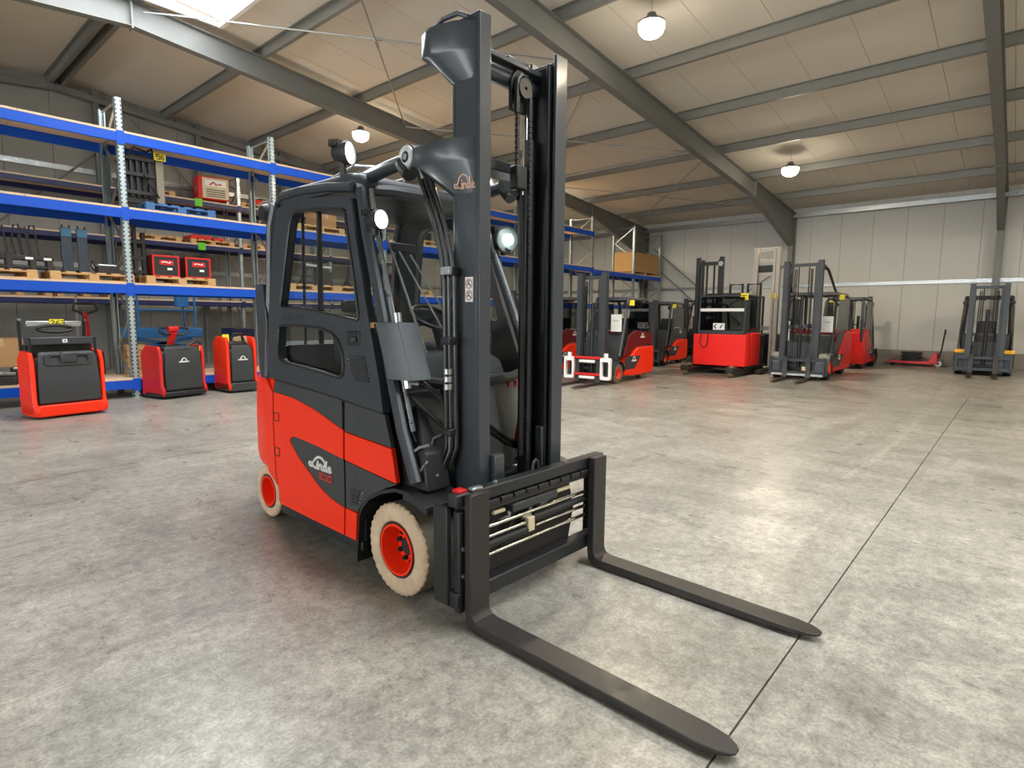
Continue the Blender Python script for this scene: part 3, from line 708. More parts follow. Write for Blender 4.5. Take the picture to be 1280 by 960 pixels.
# ================================================================== the main forklift (built in its own frame, then turned)
DF = rad(1.188); OF = (2.385, 3.0, 0.0); CX = 2.385
FK = empty('forklift_truck', (OF[0] * math.cos(DF) + OF[1] * math.sin(DF), -OF[0] * math.sin(DF) + OF[1] * math.cos(DF), 0), -DF,
           'large red and charcoal electric forklift with cab, tall mast and lowered forks in the foreground', 'forklift')
def B(mb, name, m_, parent=None, bevel=0.0, label=None, segs=2, ang=35):
    return mb.build(name, m_, FK if parent is None else parent, bevel, OF, None, 0.0, label, segs, ang)
def mir(mb):
    q = MB(); q.v = [(2 * CX - x, y, z) for x, y, z in mb.v]; q.f = [f[::-1] for f in mb.f]; return q
def both(mb, name, m_, bevel=0.0, label=None, ang=35):
    k = mir(mb); return B(mb, name, m_, None, bevel, label, ang=ang), B(k, name, m_, None, bevel, label, ang=ang)
def fx(y, z): return 1.78 + .42 * max(0, y - 3.85) ** 2
def fd(y, z): return 1.78 + .065 * (z - 1.1)
S0 = lambda u, v: (fx(u, v), u, v)
SD = lambda u, v: (fd(u, v), u, v)
tongue = [(2.972, .667), (3.279, .700), (3.50, .714), (3.560, .716), (3.597, .708), (3.618, .690), (3.612, .668), (3.522, .593), (3.44, .545), (3.361, .503), (3.28, .455), (3.209, .423), (3.14, .402), (3.089, .389), (2.973, .371)]
redtop = [(3.829, .986), (3.736, .981), (3.602, .975), (3.51, .965), (3.414, .948), (3.32, .932), (3.219, .909), (2.964, .840)]
both(MB().plate([[(3.799, 1.065), (3.327, 1.040), (2.968, 1.016), (2.968, .845)] + [(a, b + .004) for a, b in redtop[::-1][1:]]], S0, (.03, 0, 0)), 'upper_cover', CHAR, .004)
both(MB().plate([redtop + tongue + [(2.981, .203), (3.36, .206), (3.799, .212), (3.812, .340), (3.838, .425), (3.845, .762)]], S0, (.03, 0, 0)), 'battery_door', RED, .004, 'red battery door')
both(MB().plate([[(a - .002, b) for a, b in tongue]], lambda u, v: (fx(u, v) + .003, u, v), (.03, 0, 0)), 'logo_panel', CHAR, .003)
both(MB().plate([[(2.940, 1.012), (2.551, .984), (2.491, .811), (2.945, .838)]], S0, (.03, 0, 0)), 'upper_cover', CHAR, .004)
both(MB().plate([[(2.947, .833), (2.492, .805), (2.454, .623), (2.953, .665)]], S0, (.03, 0, 0)), 'front_cover', RED, .004, 'red front side cover')
both(MB().plate([[(2.951, .660), (2.456, .617), (2.578, .566), (2.679, .513), (2.770, .450), (2.836, .377), (2.955, .377)]], lambda u, v: (fx(u, v) + .003, u, v), (.03, 0, 0)), 'vent_cover', CHAR, .003)
both(MB().plate([[(2.956, .371), (2.838, .371), (2.852, .201), (2.970, .203)]], S0, (.03, 0, 0)), 'front_cover', RED, .004)
both(MB().box(1.79, 2.80, .145, 1.83, 3.80, .203), 'sill', BLACK, .008)
for y, z in ((3.80, .82), (3.81, .576)):
    both(MB().plate([rrect(y - .038, z - .03, y + .038, z + .03, .006), rrect(y - .032, z - .025, y + .032, z + .025, .005)[::-1]], lambda u, v: (fx(u, v) - .003, u, v), (.004, 0, 0)), 'flap_outline', DARKPR)
for i in range(5):
    z = .505 - i * .019
    both(MB().box(1.779, 2.80 + .008 * i, z - .006, 1.786, 2.893, z + .004), 'vent_slot', BLACK)
    both(MB().box(1.777, 2.768 + .009 * i, z - .004, 1.784, 2.776 + .009 * i, z + .002), 'vent_clip', STEEL)
# body cores
B(MB().box(1.81, 2.80, .20, 2.96, 3.88, 1.03), 'body_core', BLACK, bevel=.01)
B(MB().box(2.06, 2.36, .14, 2.71, 2.85, .56), 'front_axle', BLACK, bevel=.02)
B(MB().box(2.08, 3.8, .14, 2.69, 4.45, .5), 'rear_axle', BLACK, bevel=.02)
# counterweight
half = [(1.785, 3.862), (1.79, 4.0), (1.832, 4.2), (1.868, 4.31), (1.91, 4.4), (1.965, 4.50), (2.04, 4.585), (2.15, 4.645), (2.27, 4.67)]
ring = half + [(2 * CX - x, y) for x, y in half[::-1]]
def rs(k, z, dz=None): return [(CX + (x - CX) * k, 3.86 + (y - 3.86) * (k if y > 3.9 else 1), z if dz is None or y < 4.1 else z + dz) for x, y in ring]
B(MB().loft([rs(.94, .405), rs(.985, .43), rs(1, .5), rs(1.0, .75), rs(.985, 1.0), rs(.965, 1.06), rs(.92, 1.085)]), 'counterweight', RED, ang=50)
both(MB().plate([[(3.951, .9), (3.951, 1.072), (3.913, 1.034), (3.850, .985), (3.863, .761), (3.855, .423), (3.827, .332), (3.883, .366), (3.98, .405), (3.98, .7)]], S0, (.03, 0, 0)), 'corner_cover', RED, .004)
B(MB().loft([[(CX + (x - CX) * k, 3.80 + (y - 3.80) * k, z) for x, y in ring] for k, z in ((.95, 1.07), (.955, 1.12), (.9, 1.26), (.80, 1.30))]), 'rear_hood', CAB, ang=50)
# doors
door = [(3.831, 2.205), (3.88, 2.01), (3.905, 1.744), (3.914, 1.473), (3.908, 1.255), (3.905, 1.139), (3.867, 1.104), (3.804, 1.076), (3.326, 1.050), (2.951, 1.023), (2.551, .991), (2.594, 1.152), (2.666, 1.354), (2.757, 1.591), (2.844, 1.857), (2.919, 2.098), (2.944, 2.167), (3.046, 2.19), (3.271, 2.215), (3.569, 2.234), (3.731, 2.23)]
win1 = [(3.534, 2.165), (3.585, 2.152), (3.615, 2.13), (3.636, 2.095), (3.679, 1.89), (3.727, 1.632), (3.74, 1.575), (3.725, 1.558), (3.532, 1.552), (3.27, 1.532), (3.005, 1.503), (2.825, 1.478), (2.808, 1.49), (2.867, 1.704), (2.938, 1.931), (2.985, 2.085), (3.01, 2.11), (3.267, 2.144)]
win2 = [(3.755, 1.412), (3.748, 1.43), (3.733, 1.438), (3.558, 1.443), (3.372, 1.438), (3.198, 1.426), (3.087, 1.402), (3.014, 1.36), (2.968, 1.297), (2.951, 1.229), (2.950, 1.182), (2.965, 1.157), (2.995, 1.147), (3.028, 1.147), (3.211, 1.165), (3.439, 1.183), (3.664, 1.195), (3.715, 1.202), (3.742, 1.222), (3.752, 1.26)]
both(MB().plate([door, win1[::-1], win2[::-1]], SD, (.05, 0, 0)), 'door', CAB, .006)
for w in (win1, win2):
    both(MB().plate([w], lambda u, v: (fd(u, v) + .035, u, v), (.005, 0, 0)), 'window_pane', GLASS)
    both(MB().tube([(fd(u, v) - .002, u, v) for u, v in w], .009, 6, closed=True), 'window_seal', BLACK)
both(MB().box(fd(0, 1.38) - .006, 2.79, 1.335, fd(0, 1.38) + .01, 2.925, 1.42), 'handle_recess', BLACK, .012)
both(MB().box(fd(0, 1.38) - .02, 2.81, 1.36, fd(0, 1.38) - .006, 2.86, 1.39), 'door_handle', CHAR, .008)
for i in range(9):
    z = 1.278 - i * .016
    both(MB().box(fd(0, z) - .005, 2.735 - .006 * i, z - .005, fd(0, z) + .004, 2.885 - .006 * i, z + .004), 'vent_slot', BLACK)
for i in range(6): both(MB().box(fd(0, 1.28) - .006, 2.903 - .008 * i, 1.283 - .024 * i, fd(0, 1.2) + .004, 2.911 - .008 * i, 1.289 - .024 * i), 'vent_clip', STEEL)
for y in (3.66, 3.50):
    for i in range(3): both(MB().box(fd(0, 1.5) - .003, y - .06, 1.475 + i * .014, fd(0, 1.5) + .004, y + .06, 1.482 + i * .014), 'vent_slot', BLACK)
both(MB().tube([(1.778, 2.556, .988), (1.778, 2.951, 1.020), (1.778, 3.326, 1.046), (1.778, 3.80, 1.072)], .006, 6), 'door_seam', BLACK)
# cab frame
pill = [(2.922, 2.217), (2.843, 1.967), (2.733, 1.699), (2.643, 1.462), (2.553, 1.189), (2.447, .903), (2.337, .647)]
def px_(z): return 1.80 + max(0, z - 1.0) * .075
both(MB().tube([(px_(z) + .015, y - .01, z) for y, z in pill], .034, 10), 'front_pillar', CAB)
both(MB().tube([(px_(z) + .05, y - .055, z) for y, z in pill[:6]], .014, 8), 'pillar_trim', mat('pillar_alloy', (150, 158, 162), .3, metal=.7))
both(MB().tube([(1.87, 3.86, 2.24), (1.865, 3.92, 2.1), (1.865, 3.965, 1.7), (1.85, 3.99, 1.3), (1.84, 4.0, 1.08)], .045, 10), 'rear_pillar', CAB)
both(MB().plate([[(4.236, 1.731), (4.006, 1.725), (3.942, 1.473), (3.948, 1.252), (4.0, 1.06), (4.15, 1.06), (4.2, 1.3)]], lambda u, v: (1.80 + .42 * (u - 3.85) ** 2, u, v), (.04, 0, 0)), 'rear_corner_panel', CAB, .008)
rf = rrect(1.865, 2.90, 2.905, 3.90, .09, 5)
def rr_(d, z): return [(CX + (x - CX) * (1 - d), 3.4 + (y - 3.4) * (1 - d), z - .10 * max(0, 3.1 - y) ** 1.0) for x, y in rf]
inner = rrect(1.99, 3.02, 2.78, 3.80, .05, 5)
B(MB().loft([rr_(.0, 2.235), rr_(-.008, 2.28), rr_(.01, 2.318), rr_(.05, 2.33)]), 'roof', CAB, ang=60)
both(MB().tube([(1.868, 2.93, 2.225), (1.868, 3.2, 2.262), (1.872, 3.55, 2.287), (1.875, 3.78, 2.283), (1.88, 3.86, 2.24)], .03, 8), 'roof_rail', CAB)
B(MB().tube([(1.88, 2.94, 2.22), (2.1, 2.91, 2.24), (2.385, 2.90, 2.245), (2.67, 2.91, 2.24), (2.89, 2.94, 2.22)], .035, 8), 'roof_front_beam', CAB)
for i in range(4): B(MB().tube([(2.05 + i * .22, 3.0, 2.345), (2.05 + i * .22, 3.85, 2.35)], .012, 6), 'roof_bar', STEEL)
B(MB().tube([(1.95, 3.3, 2.34), (1.95, 3.05, 2.375), (2.2, 3.0, 2.40), (2.5, 3.02, 2.38)], .01, 6), 'roof_hoop', STEEL)
# glazing front and rear
def wy(z): return 2.337 + (z - .647) * .3727 - .03
B(MB().plate([[(1.86, 1.10), (2.91, 1.10), (2.86, 2.19), (1.91, 2.19)]], lambda u, v: (u, wy(v), v), (0, .006, 0)), 'windscreen', GLASS)
B(MB().plate([[(1.93, 1.3), (2.84, 1.3), (2.82, 2.2), (1.95, 2.2)]], lambda u, v: (u, 3.93, v), (0, .006, 0)), 'rear_window', GLASS)
for x, r in ((2.06, .011), (2.185, .02), (2.585, .02), (2.71, .011)): B(MB().cyl((x, 3.90, 1.25), (x, 3.88, 2.24), r, 8), 'guard_bar', BLACK)
B(MB().tube([(1.86, wy(1.17), 1.17), (2.1, wy(1.13) - .03, 1.13), (2.385, wy(1.12) - .04, 1.12), (2.67, wy(1.13) - .03, 1.13), (2.91, wy(1.17), 1.17)], .03, 8), 'windscreen_frame', BLACK)
# interior
B(MB().box(1.87, 2.47, .55, 2.90, 3.2, .62), 'cab_floor', BLACK)
B(MB().loft([[(x0, y0, z), (x1, y0, z), (x1, y1, z), (x0, y1, z)] for x0, x1, y0, y1, z in ((1.95, 2.82, 2.56, 2.80, .62), (1.95, 2.82, 2.58, 2.84, 1.0), (2.0, 2.8, 2.66, 2.92, 1.22), (2.1, 2.7, 2.72, 2.9, 1.29))]), 'dashboard', CHAR, bevel=.02)
B(MB().loft([[(x0, y0, z), (x1, y0, z), (x1, y1, z), (x0, y1, z)] for x0, x1, y0, y1, z in ((2.16, 2.62, 2.38, 2.5, .45), (2.16, 2.66, 2.40, 2.54, .75), (2.16, 2.78, 2.455, 2.6, .98), (2.16, 2.80, 2.465, 2.62, 1.14))]), 'front_cowl', GREY, bevel=.015)
B(MB().prism([(2.30, .46), (2.50, .46), (2.58, 1.08), (2.52, 1.10)], 'x', 1.86, 2.15), 'footwell_panel', CHAR, bevel=.015)
B(MB().loft([[(x0, y0, z), (x1, y0, z), (x1, y1, z), (x0, y1, z)] for x0, x1, y0, y1, z in ((1.84, 2.0, 2.26, 2.5, .60), (1.85, 1.99, 2.30, 2.5, .80), (1.88, 1.98, 2.36, 2.5, .84), (1.92, 1.97, 2.44, 2.52, 1.02))]), 'hose_guard', BLACK, bevel=.012)
B(MB().ribbon(word('E 30', 0, 0, .033, .8), lambda u, v: (2.655 + u, 2.452 + .004 * v, 1.07 + v), .0075, (0, .012, 0)), 'model_badge', REDPR)
B(MB().loft([[(CX - .23, y, z) for y, z in ((3.15, 1.05), (3.62, 1.05), (3.62, 1.2), (3.15, 1.2))], [(CX + .23, y, z) for y, z in ((3.15, 1.05), (3.62, 1.05), (3.62, 1.2), (3.15, 1.2))]]), 'seat', SEATM, bevel=.04)
B(MB().loft([[(CX - .22, y, z) for y, z in ((3.56, 1.15), (3.70, 1.15), (3.77, 1.50), (3.67, 1.52))], [(CX + .22, y, z) for y, z in ((3.56, 1.15), (3.70, 1.15), (3.77, 1.50), (3.67, 1.52))]]), 'backrest', SEATM, bevel=.04)
B(MB().box(CX - .12, 3.68, 1.53, CX + .12, 3.78, 1.62), 'headrest', SEATM, bevel=.03)
B(MB().box(CX + .26, 3.1, 1.2, CX + .38, 3.6, 1.32), 'armrest', SEATM, bevel=.03)
wh = [(2.44 + .15 * math.cos(a), 2.93 + .13 * math.sin(a), 1.50 + .075 * math.sin(a)) for a in [i * math.pi / 12 for i in range(24)]]
sw = B(MB().tube(wh, .014, 8, closed=True), 'steering_wheel', BLACK)
B(MB().cyl((2.44, 2.93, 1.50), (2.44, 2.80, 1.2), .03, 10).bar((2.29, 2.93, 1.5), (2.59, 2.93, 1.5), .03, .02), 'steering_column', BLACK, sw)
B(MB().box(2.60, 2.72, 1.28, 2.78, 2.76, 1.40), 'display', BLACK, bevel=.01)
B(MB().box(2.02, 3.3, 1.3, 2.12, 3.36, 1.48), 'monitor', BLACK, bevel=.01)
for a, b in (((2.02, 1.93), (2.30, 1.25)), ((2.12, 1.86), (2.42, 1.22)), ((1.98, 1.95), (2.06, 1.3))):
    B(MB().bar((a[0], wy(a[1]) - .012, a[1]), (b[0], wy(b[1]) - .012, b[1]), .012, .01), 'wiper_arm', STEEL)
B(MB().box(1.99, wy(1.9) - .03, 1.87, 2.16, wy(1.9) - .006, 1.92), 'wiper_motor', BLACK, bevel=.006)
# fenders
arch = [(2.835, .08), (2.815, .25), (2.803, .382), (2.777, .431), (2.702, .503), (2.578, .566), (2.46, .600), (2.36, .604), (2.27, .585), (2.19, .555)]
poly = arch + [(y * .985 + .037, z - .022 if z > .3 else z) for y, z in arch[::-1]]
both(MB().prism(poly, 'x', 1.772, 2.03), 'front_fender', BLACK, .006)
# wheels
def wheel(cx, cy, R, w, sg, front):
    """cx: outer face, sg: +1 body lies towards +X"""
    k = sg
    ri = R * (.60 if front else .64)
    wob = (lambda i, j: (.005 * math.sin(j * 2 * math.pi / 3.0) + (random.random() - .5) * .004) * (1 if front else .4) if i in (3, 4) else (random.random() - .5) * .003 if i == 2 else 0.0)
    ty = MB().lathe([(ri, k * .012), (ri + .012, k * .002), (R * .86, 0), (R * .965, k * .010), (R * .992, k * .022), (R * .93, k * .05), (ri, k * .05)], (cx, cy, R), 'x', 108, wob)
    tyre = B(ty, 'tyre', TYREF, ang=60)
    B(MB().lathe([(R * .9, k * .03), (R * .985, k * .022), (R * .99, k * .06), (R * .99, k * (w - .03)), (R * .95, k * w), (R * .6, k * w), (R * .6, k * .05)], (cx, cy, R), 'x', 56), 'tread', TYRET, tyre, ang=50)
    B(MB().lathe([(ri + .004, k * .03), (ri + .004, k * .010), (ri - .012, k * .012), (ri - .014, k * .03)], (cx, cy, R), 'x', 48), 'rim_seal', BLACK, tyre)
    rim = B(MB().lathe([(ri - .012, k * .03), (ri - .012, k * .004), (ri - .024, k * .004), (ri - .032, k * .03), (ri * .74, k * .085), (ri * .70, k * .10), (ri * .2, k * .10), (ri * .2, k * .14), (ri - .012, k * .14)], (cx, cy, R), 'x', 48), 'rim', RED, ang=50)
    B(MB().lathe([(.003, k * .075), (ri * .30, k * .075), (ri * .34, k * .085), (ri * .34, k * .12), (.003, k * .12)], (cx, cy, R), 'x', 32), 'hub', BLACK if front else REDP, rim)
    if front:
        for i in range(9):
            a = i * 2 * math.pi / 9 + .2
            y, z = cy + ri * .54 * math.cos(a), R + ri * .54 * math.sin(a)
            B(MB().cyl((cx + k * .082, y, z), (cx + k * .105, y, z), .015, 6).cyl((cx + k * .072, y, z), (cx + k * .082, y, z), .008, 8), 'wheel_bolt', BLACK, rim)
for sg in (1, -1):
    wheel(1.778 if sg > 0 else 2 * CX - 1.778, 2.468, .255, .25, sg, True)
    wheel(1.866 if sg > 0 else 2 * CX - 1.866, 4.18, .197, .19, sg, False)
# mast
def chan(x0, x1, web_x, y0, y1, z0, z1, t=.022):
    m_ = MB(); m_.box(x0, y0, z0, x1, y0 + t, z1); m_.box(x0, y1 - t, z0, x1, y1, z1)
    m_.box(web_x[0], y0 + t, z0, web_x[1], y1 - t, z1); return m_
B(chan(2.05, 2.128, (2.05, 2.075), 2.10, 2.30, .10, 2.96), 'mast_rail', MAST, bevel=.004)
B(chan(2 * CX - 2.128, 2 * CX - 2.03, (2 * CX - 2.055, 2 * CX - 2.03), 2.10, 2.30, .10, 2.95), 'mast_rail', MAST, bevel=.004)
for x0, x1, wx in ((2.085, 2.14, (2.10, 2.125)), (2 * CX - 2.15, 2 * CX - 2.085, (2 * CX - 2.125, 2 * CX - 2.10))):
    B(chan(x0, x1, wx, 2.135, 2.265, .16, 2.90, .018), 'inner_rail', BLACK, bevel=.003)
for x in (2.17, 2 * CX - 2.19):
    B(MB().cyl((x, 2.27, .3), (x, 2.27, 2.2), .032, 16), 'lift_cylinder', BLACK); B(MB().cyl((x, 2.27, 2.2), (x, 2.27, 2.84), .018, 12), 'piston_rod', CHROME)
B(MB().cyl((2.10, 2.27, 2.79), (2.67, 2.27, 2.79), .042, 16), 'cross_tube', MAST)
B(MB().prism([(2.10, 2.20), (2.67, 2.20), (2.67, 2.30), (2.45, 2.36), (2.2, 2.36), (2.10, 2.30)], 'z', 2.845, 2.87), 'top_tie', MAST, bevel=.005)
B(MB().box(2.38, 2.22, 2.86, 2.56, 2.30, 2.90), 'top_tie', MAST, bevel=.01)
B(MB().prism([(2.10, 2.30), (2.10, 2.42), (2.25, 2.45), (2.52, 2.45), (2.67, 2.42), (2.67, 2.30)], 'z', 2.31, 2.37), 'cross_member', BLACK, bevel=.01)
for z in (.35,): B(MB().box(2.07, 2.28, z, 2.70, 2.32, z + .12), 'cross_member', BLACK, bevel=.008)
B(MB().tube([(2.415, 2.19, 2.60), (2.415, 2.19, 2.73), (2.425, 2.19, 2.775), (2.45, 2.19, 2.80), (2.485, 2.19, 2.80), (2.51, 2.19, 2.775), (2.52, 2.19, 2.73), (2.52, 2.19, 2.60)], .014, 8), 'chain_guard', BLACK)
B(MB().lathe([(.01, -.02), (.052, -.02), (.045, 0), (.052, .02), (.01, .02)], (2.467, 2.19, 2.735), 'y', 28), 'chain_pulley', BLACK)
B(MB().prism([(2.40, 2.62), (2.53, 2.62), (2.54, 2.76), (2.50, 2.84), (2.44, 2.84), (2.40, 2.78)], 'y', 2.215, 2.24), 'pulley_bracket', BLACK, bevel=.006)
for x in (2.418, 2.520):
    ch = MB(); z = .66 if x > 2.5 else 2.30
    while z < 2.72:
        ch.box(x - .010, 2.178, z, x + .010, 2.188, z + .024).box(x - .008, 2.190, z + .015, x + .008, 2.198, z + .039); z += .030
    B(ch, 'lift_chain', BLACK)['kind'] = 'stuff'
B(MB().cyl((2.585, 2.245, .4), (2.585, 2.245, 2.5), .03, 16), 'free_lift_cylinder', BLACK)
B(MB().box(2.40, 2.17, 2.20, 2.49, 2.23, 2.33), 'chain_anchor', BLACK, bevel=.012)
for x, z1 in ((2.475, 2.1), (2.492, 2.05)): B(MB().tube([(x, 2.20, .7), (x, 2.2, 1.6), (x - .01, 2.21, z1), (x - .03, 2.21, z1 + .15), (x - .05, 2.2, z1 + .1)], .011, 6), 'mast_hose', RUBB)
B(MB().box(2.60, 2.14, .62, 2.70, 2.19, .86), 'roller_bracket', MAST, bevel=.006); B(MB().box(2.13, 2.06, .6, 2.20, 2.11, .78), 'roller_bracket', MAST, bevel=.006)
# mast brackets, tilt cylinders
def bracket(z0, z1, z2, ye):
    T = [(2.06, 2.12), (2.025, 2.16), (1.985, 2.23), (1.955, 2.34), (1.95, ye - .06), (1.97, ye), (2.03, ye + .02), (2.07, ye), (2.08, 2.3)]
    L_ = [(2.06, 2.13), (2.052, 2.15), (2.048, 2.19), (2.046, 2.23), (2.046, 2.27), (2.047, 2.29), (2.05, 2.302), (2.06, 2.304), (2.07, 2.30)]
    sh = lambda P, k: [(2.06 + (x - 2.06) * k, 2.12 + (y - 2.12) * k) for x, y in P]
    return MB().loft([[(x, y, z) for x, y in P] for P, z in ((sh(L_, 1.0), z0), (sh(T, .90), z1 - .012), (T, z1), (T, z2 - .012), (sh(T, .95), z2))])
both(bracket(2.12, 2.285, 2.385, 2.55), 'tilt_bracket', MAST, 0.0, ang=40)
both(bracket(2.665, 2.80, 2.925, 2.44), 'mast_bracket', MAST, 0.0, ang=40)
both(MB().tube([(2.02, 2.15, 2.93), (2.0, 2.2, 2.955), (1.99, 2.3, 2.955), (1.99, 2.36, 2.93)], .012, 8), 'bracket_hoop', MAST)
def lg(u, v): return (2.053 - (u - 2.13) * .30 - (v - 2.12) * .22, u, v)
B(MB().ribbon([[(2.245 - x * .115, 2.135 + y * .115) for x, y in st] for st in SCRIPT], lambda u, v: lg(u, v), .0055, (.006, 0, 0)), 'logo', mat('copper_print', (214, 178, 156), .4, var=.03))
tc_ = both(MB().tube([(1.99, 2.55, 2.34), (1.985, 2.75, 2.325), (1.985, 3.08, 2.29)], .04, 14), 'tilt_cylinder', CAB)
both(MB().cyl((1.955, 2.555, 2.34), (2.05, 2.555, 2.34), .068, 28), 'pivot_boss', BLACK, .006)
both(MB().lathe([(.030, -.012), (.058, -.010), (.060, .0), (.030, .0)], (1.955, 2.555, 2.34), 'x', 32), 'pivot_ring', mat('pivot_ring_grey', (196, 200, 200), .4, metal=.3))
both(MB().cyl((1.94, 2.555, 2.34), (1.955, 2.555, 2.34), .016, 12), 'pivot_pin', STEEL)
both(MB().tube([(1.985, 2.62, 2.33), (1.985, 2.60, 2.30), (1.985, 2.56, 2.265)], .05, 10), 'pivot_fork', BLACK)
# hoses and clamps along the near rail
for dx, dy in ((0, 0), (.018, -.022), (-.014, .02)):
    B(MB().tube([(1.985 + dx, 2.52 + dy, 2.30), (1.985 + dx, 2.46 + dy, 2.25), (1.99 + dx, 2.40 + dy, 2.12), (1.995 + dx, 2.335 + dy, 1.95), (2.0 + dx, 2.30 + dy, 1.82), (2.0 + dx, 2.275 + dy, 1.70), (2.0 + dx, 2.268 + dy, 1.2), (2.0 + dx, 2.262 + dy, .82), (1.985 + dx, 2.30 + dy, .70), (1.97 + dx, 2.40 + dy, .65)], .013, 8), 'hose', RUBB)
B(MB().tube([(1.985, 2.51, 2.285), (1.985, 2.47, 2.245), (1.986, 2.45, 2.215)], .018, 10), 'hose_fitting', STEEL)
for z in (1.735, 1.38, .90): B(MB().box(1.965, 2.235, z - .02, 2.055, 2.305, z + .02), 'hose_clamp', BLACK, bevel=.006)
B(MB().box(1.962, 2.232, 1.715, 1.985, 2.30, 1.755), 'hose_clip', STEEL, bevel=.003)
for z in (1.22, 1.18, 1.14): B(MB().lathe([(.012, -.014), (.024, -.014), (.024, .014), (.012, .014)], (1.985, 2.268, z), 'z', 12), 'coupling', STEEL)
for pts in ([(1.88, 2.46, 1.16), (1.93, 2.40, 1.15), (1.98, 2.32, 1.08), (2.01, 2.28, .98)], [(1.88, 2.5, 1.1), (1.9, 2.44, 1.06), (1.96, 2.34, .96), (2.0, 2.28, .90)], [(1.86, 2.46, 1.15), (1.86, 2.45, .95), (1.88, 2.42, .85), (1.95, 2.36, .74)],
            [(2.0, 2.27, .9), (1.95, 2.34, .86), (1.93, 2.36, .76), (1.93, 2.36, .66)], [(2.01, 2.28, .98), (1.99, 2.26, .8), (1.96, 2.30, .68), (1.92, 2.42, .63)], [(2.2, 2.34, .92), (2.35, 2.34, .88), (2.5, 2.33, .78), (2.62, 2.3, .72)], [(2.2, 2.34, .90), (2.35, 2.35, .85), (2.5, 2.34, .75), (2.62, 2.31, .70)]):
    B(MB().tube(pts, .013, 8), 'hose', RUBB)
B(MB().cyl((1.875, 2.47, 1.158), (1.915, 2.42, 1.152), .018, 10), 'hose_fitting', STEEL)
B(MB().tube([(1.83, 2.40, .78), (1.84, 2.33, .83), (1.88, 2.30, .84)], .008, 6), 'guard_hoop', STEEL)
B(MB().tube([(1.86, 2.29, .76), (1.83, 2.36, .66), (1.85, 2.33, .645), (1.92, 2.27, .68)], .008, 6), 'guard_hoop', STEEL)
# control box on the pillar
sh_ = lambda y, z: (y - (1.47 - z) * .36)
def cbx(z, tp=0.0): return [(x, sh_(y, z), z) for x, y in ((1.795, 2.64), (1.785, 2.57), (1.81, 2.455), (1.935, 2.445), (1.935, 2.62))]
B(MB().loft([cbx(1.175), cbx(1.47)]), 'control_box', mat('box_grey', (92, 98, 102), .45, metal=.2), bevel=.004)
B(MB().cyl((1.86, 2.52, 1.47), (1.86, 2.53, 1.52), .022, 14), 'cable_gland', STEEL); B(MB().cyl((1.84, 2.42, 1.13), (1.84, 2.43, 1.18), .018, 6), 'cable_gland', STEEL)
B(MB().box(1.79, 2.645, 1.44, 1.82, 2.68, 1.47), 'box_hinge', mat('brass', (170, 140, 90), .4, metal=.6), bevel=.003)
# sticker on the mast
st = B(MB().box(2.0465, 2.146, 1.58, 2.0505, 2.203, 1.705), 'warning_sticker', WHITE)
for zc in (1.672, 1.613):
    c = [(2.1745 + .022 * math.cos(a), zc + .024 * math.sin(a)) for a in [i * math.pi / 10 for i in range(21)]]
    B(MB().ribbon([c, [(2.189, zc + .018), (2.160, zc - .018)]], lambda u, v: (2.0455, u, v), .004, (.002, 0, 0)), 'sticker_ring', mat('sticker_red', (150, 60, 60), .5, var=.03), st)
    B(MB().ribbon([[(2.186, zc - .006), (2.178, zc + .004), (2.164, zc - .010)], [(2.176, zc + .012), (2.168, zc + .014)]], lambda u, v: (2.045, u, v), .006, (.002, 0, 0)), 'sticker_figure', DARKPR, st)
# logo and model number on the side
lp_ = lambda u, v: (fx(u, v) - .001, u, v)
for sgn, nm in ((1, 0),):
    B(MB().ribbon([[(3.378 - x * .275, .548 + y * .135) for x, y in st_] for st_ in SCRIPT], lp_, .015, (.006, 0, 0)), 'logo', WHITE)
    B(MB().ribbon([[(3.245 - x * .062, .498 + y * .034) for x, y in st_] for st_ in word('E30', 0, 0, 1.0, .82)], lp_, .009, (.006, 0, 0)), 'model_badge', REDPR)
    B(MB().plate([rrect(3.258, .490, 3.098, .540, .008)], lambda u, v: (fx(u, v) + .0012, u, v), (.004, 0, 0)), 'badge_plate', DARKPR)
# work lamps
def lamp(x, y, z, r, yaw, lens, bz, name='work_lamp'):
    e = None
    mb = MB().lathe([(.004, .09), (r * .55, .09), (r * .95, .03), (r * 1.08, .0), (r * 1.08, -.018), (r * .98, -.018), (r * .9, -.004), (.004, -.004)], (0, 0, 0), 'y', 28)
    ca, sa = math.cos(yaw), math.sin(yaw)
    def tf(m_): m_.v = [(x + a * ca - b * sa, y + a * sa + b * ca, z + c) for a, b, c in m_.v]; return m_
    h = B(tf(mb), name, BLACK)
    B(tf(MB().lathe([(.003, -.016), (r * .6, -.014), (r * .93, -.006), (r * .93, .002), (.003, .002)], (0, 0, 0), 'y', 28)), 'lamp_lens', lens, h)
    B(tf(MB().box(-.012, .02, bz, .012, .05, -r * .6)), 'lamp_bracket', BLACK, h)
    for i in range(5): B(tf(MB().box(-r * .8, .035 + i * .014, r * .5, r * .8, .040 + i * .014, r * 1.12)), 'cooling_fin', BLACK, h)
lamp(1.90, 3.03, 2.435, .062, rad(28), LENS, -.14); lamp(2.895, 2.90, 2.405, .055, rad(0), LENS, -.14)
lamp(1.845, 2.655, 2.015, .05, rad(10), LENS, -.08); lamp(2.925, 2.74, 2.025, .085, rad(-12), LENSD, -.1)
B(MB().lathe([(.003, -.012), (.034, -.012), (.034, .0), (.003, .0)], (2.92, 2.712, 2.025), 'y', 20), 'lamp_led', LENS)
both(MB().tube([(px_(2.0) + .02, 2.85, 2.02), (1.86, 2.76, 1.98), (1.845, 2.70, 1.95)], .012, 8), 'lamp_arm', BLACK)
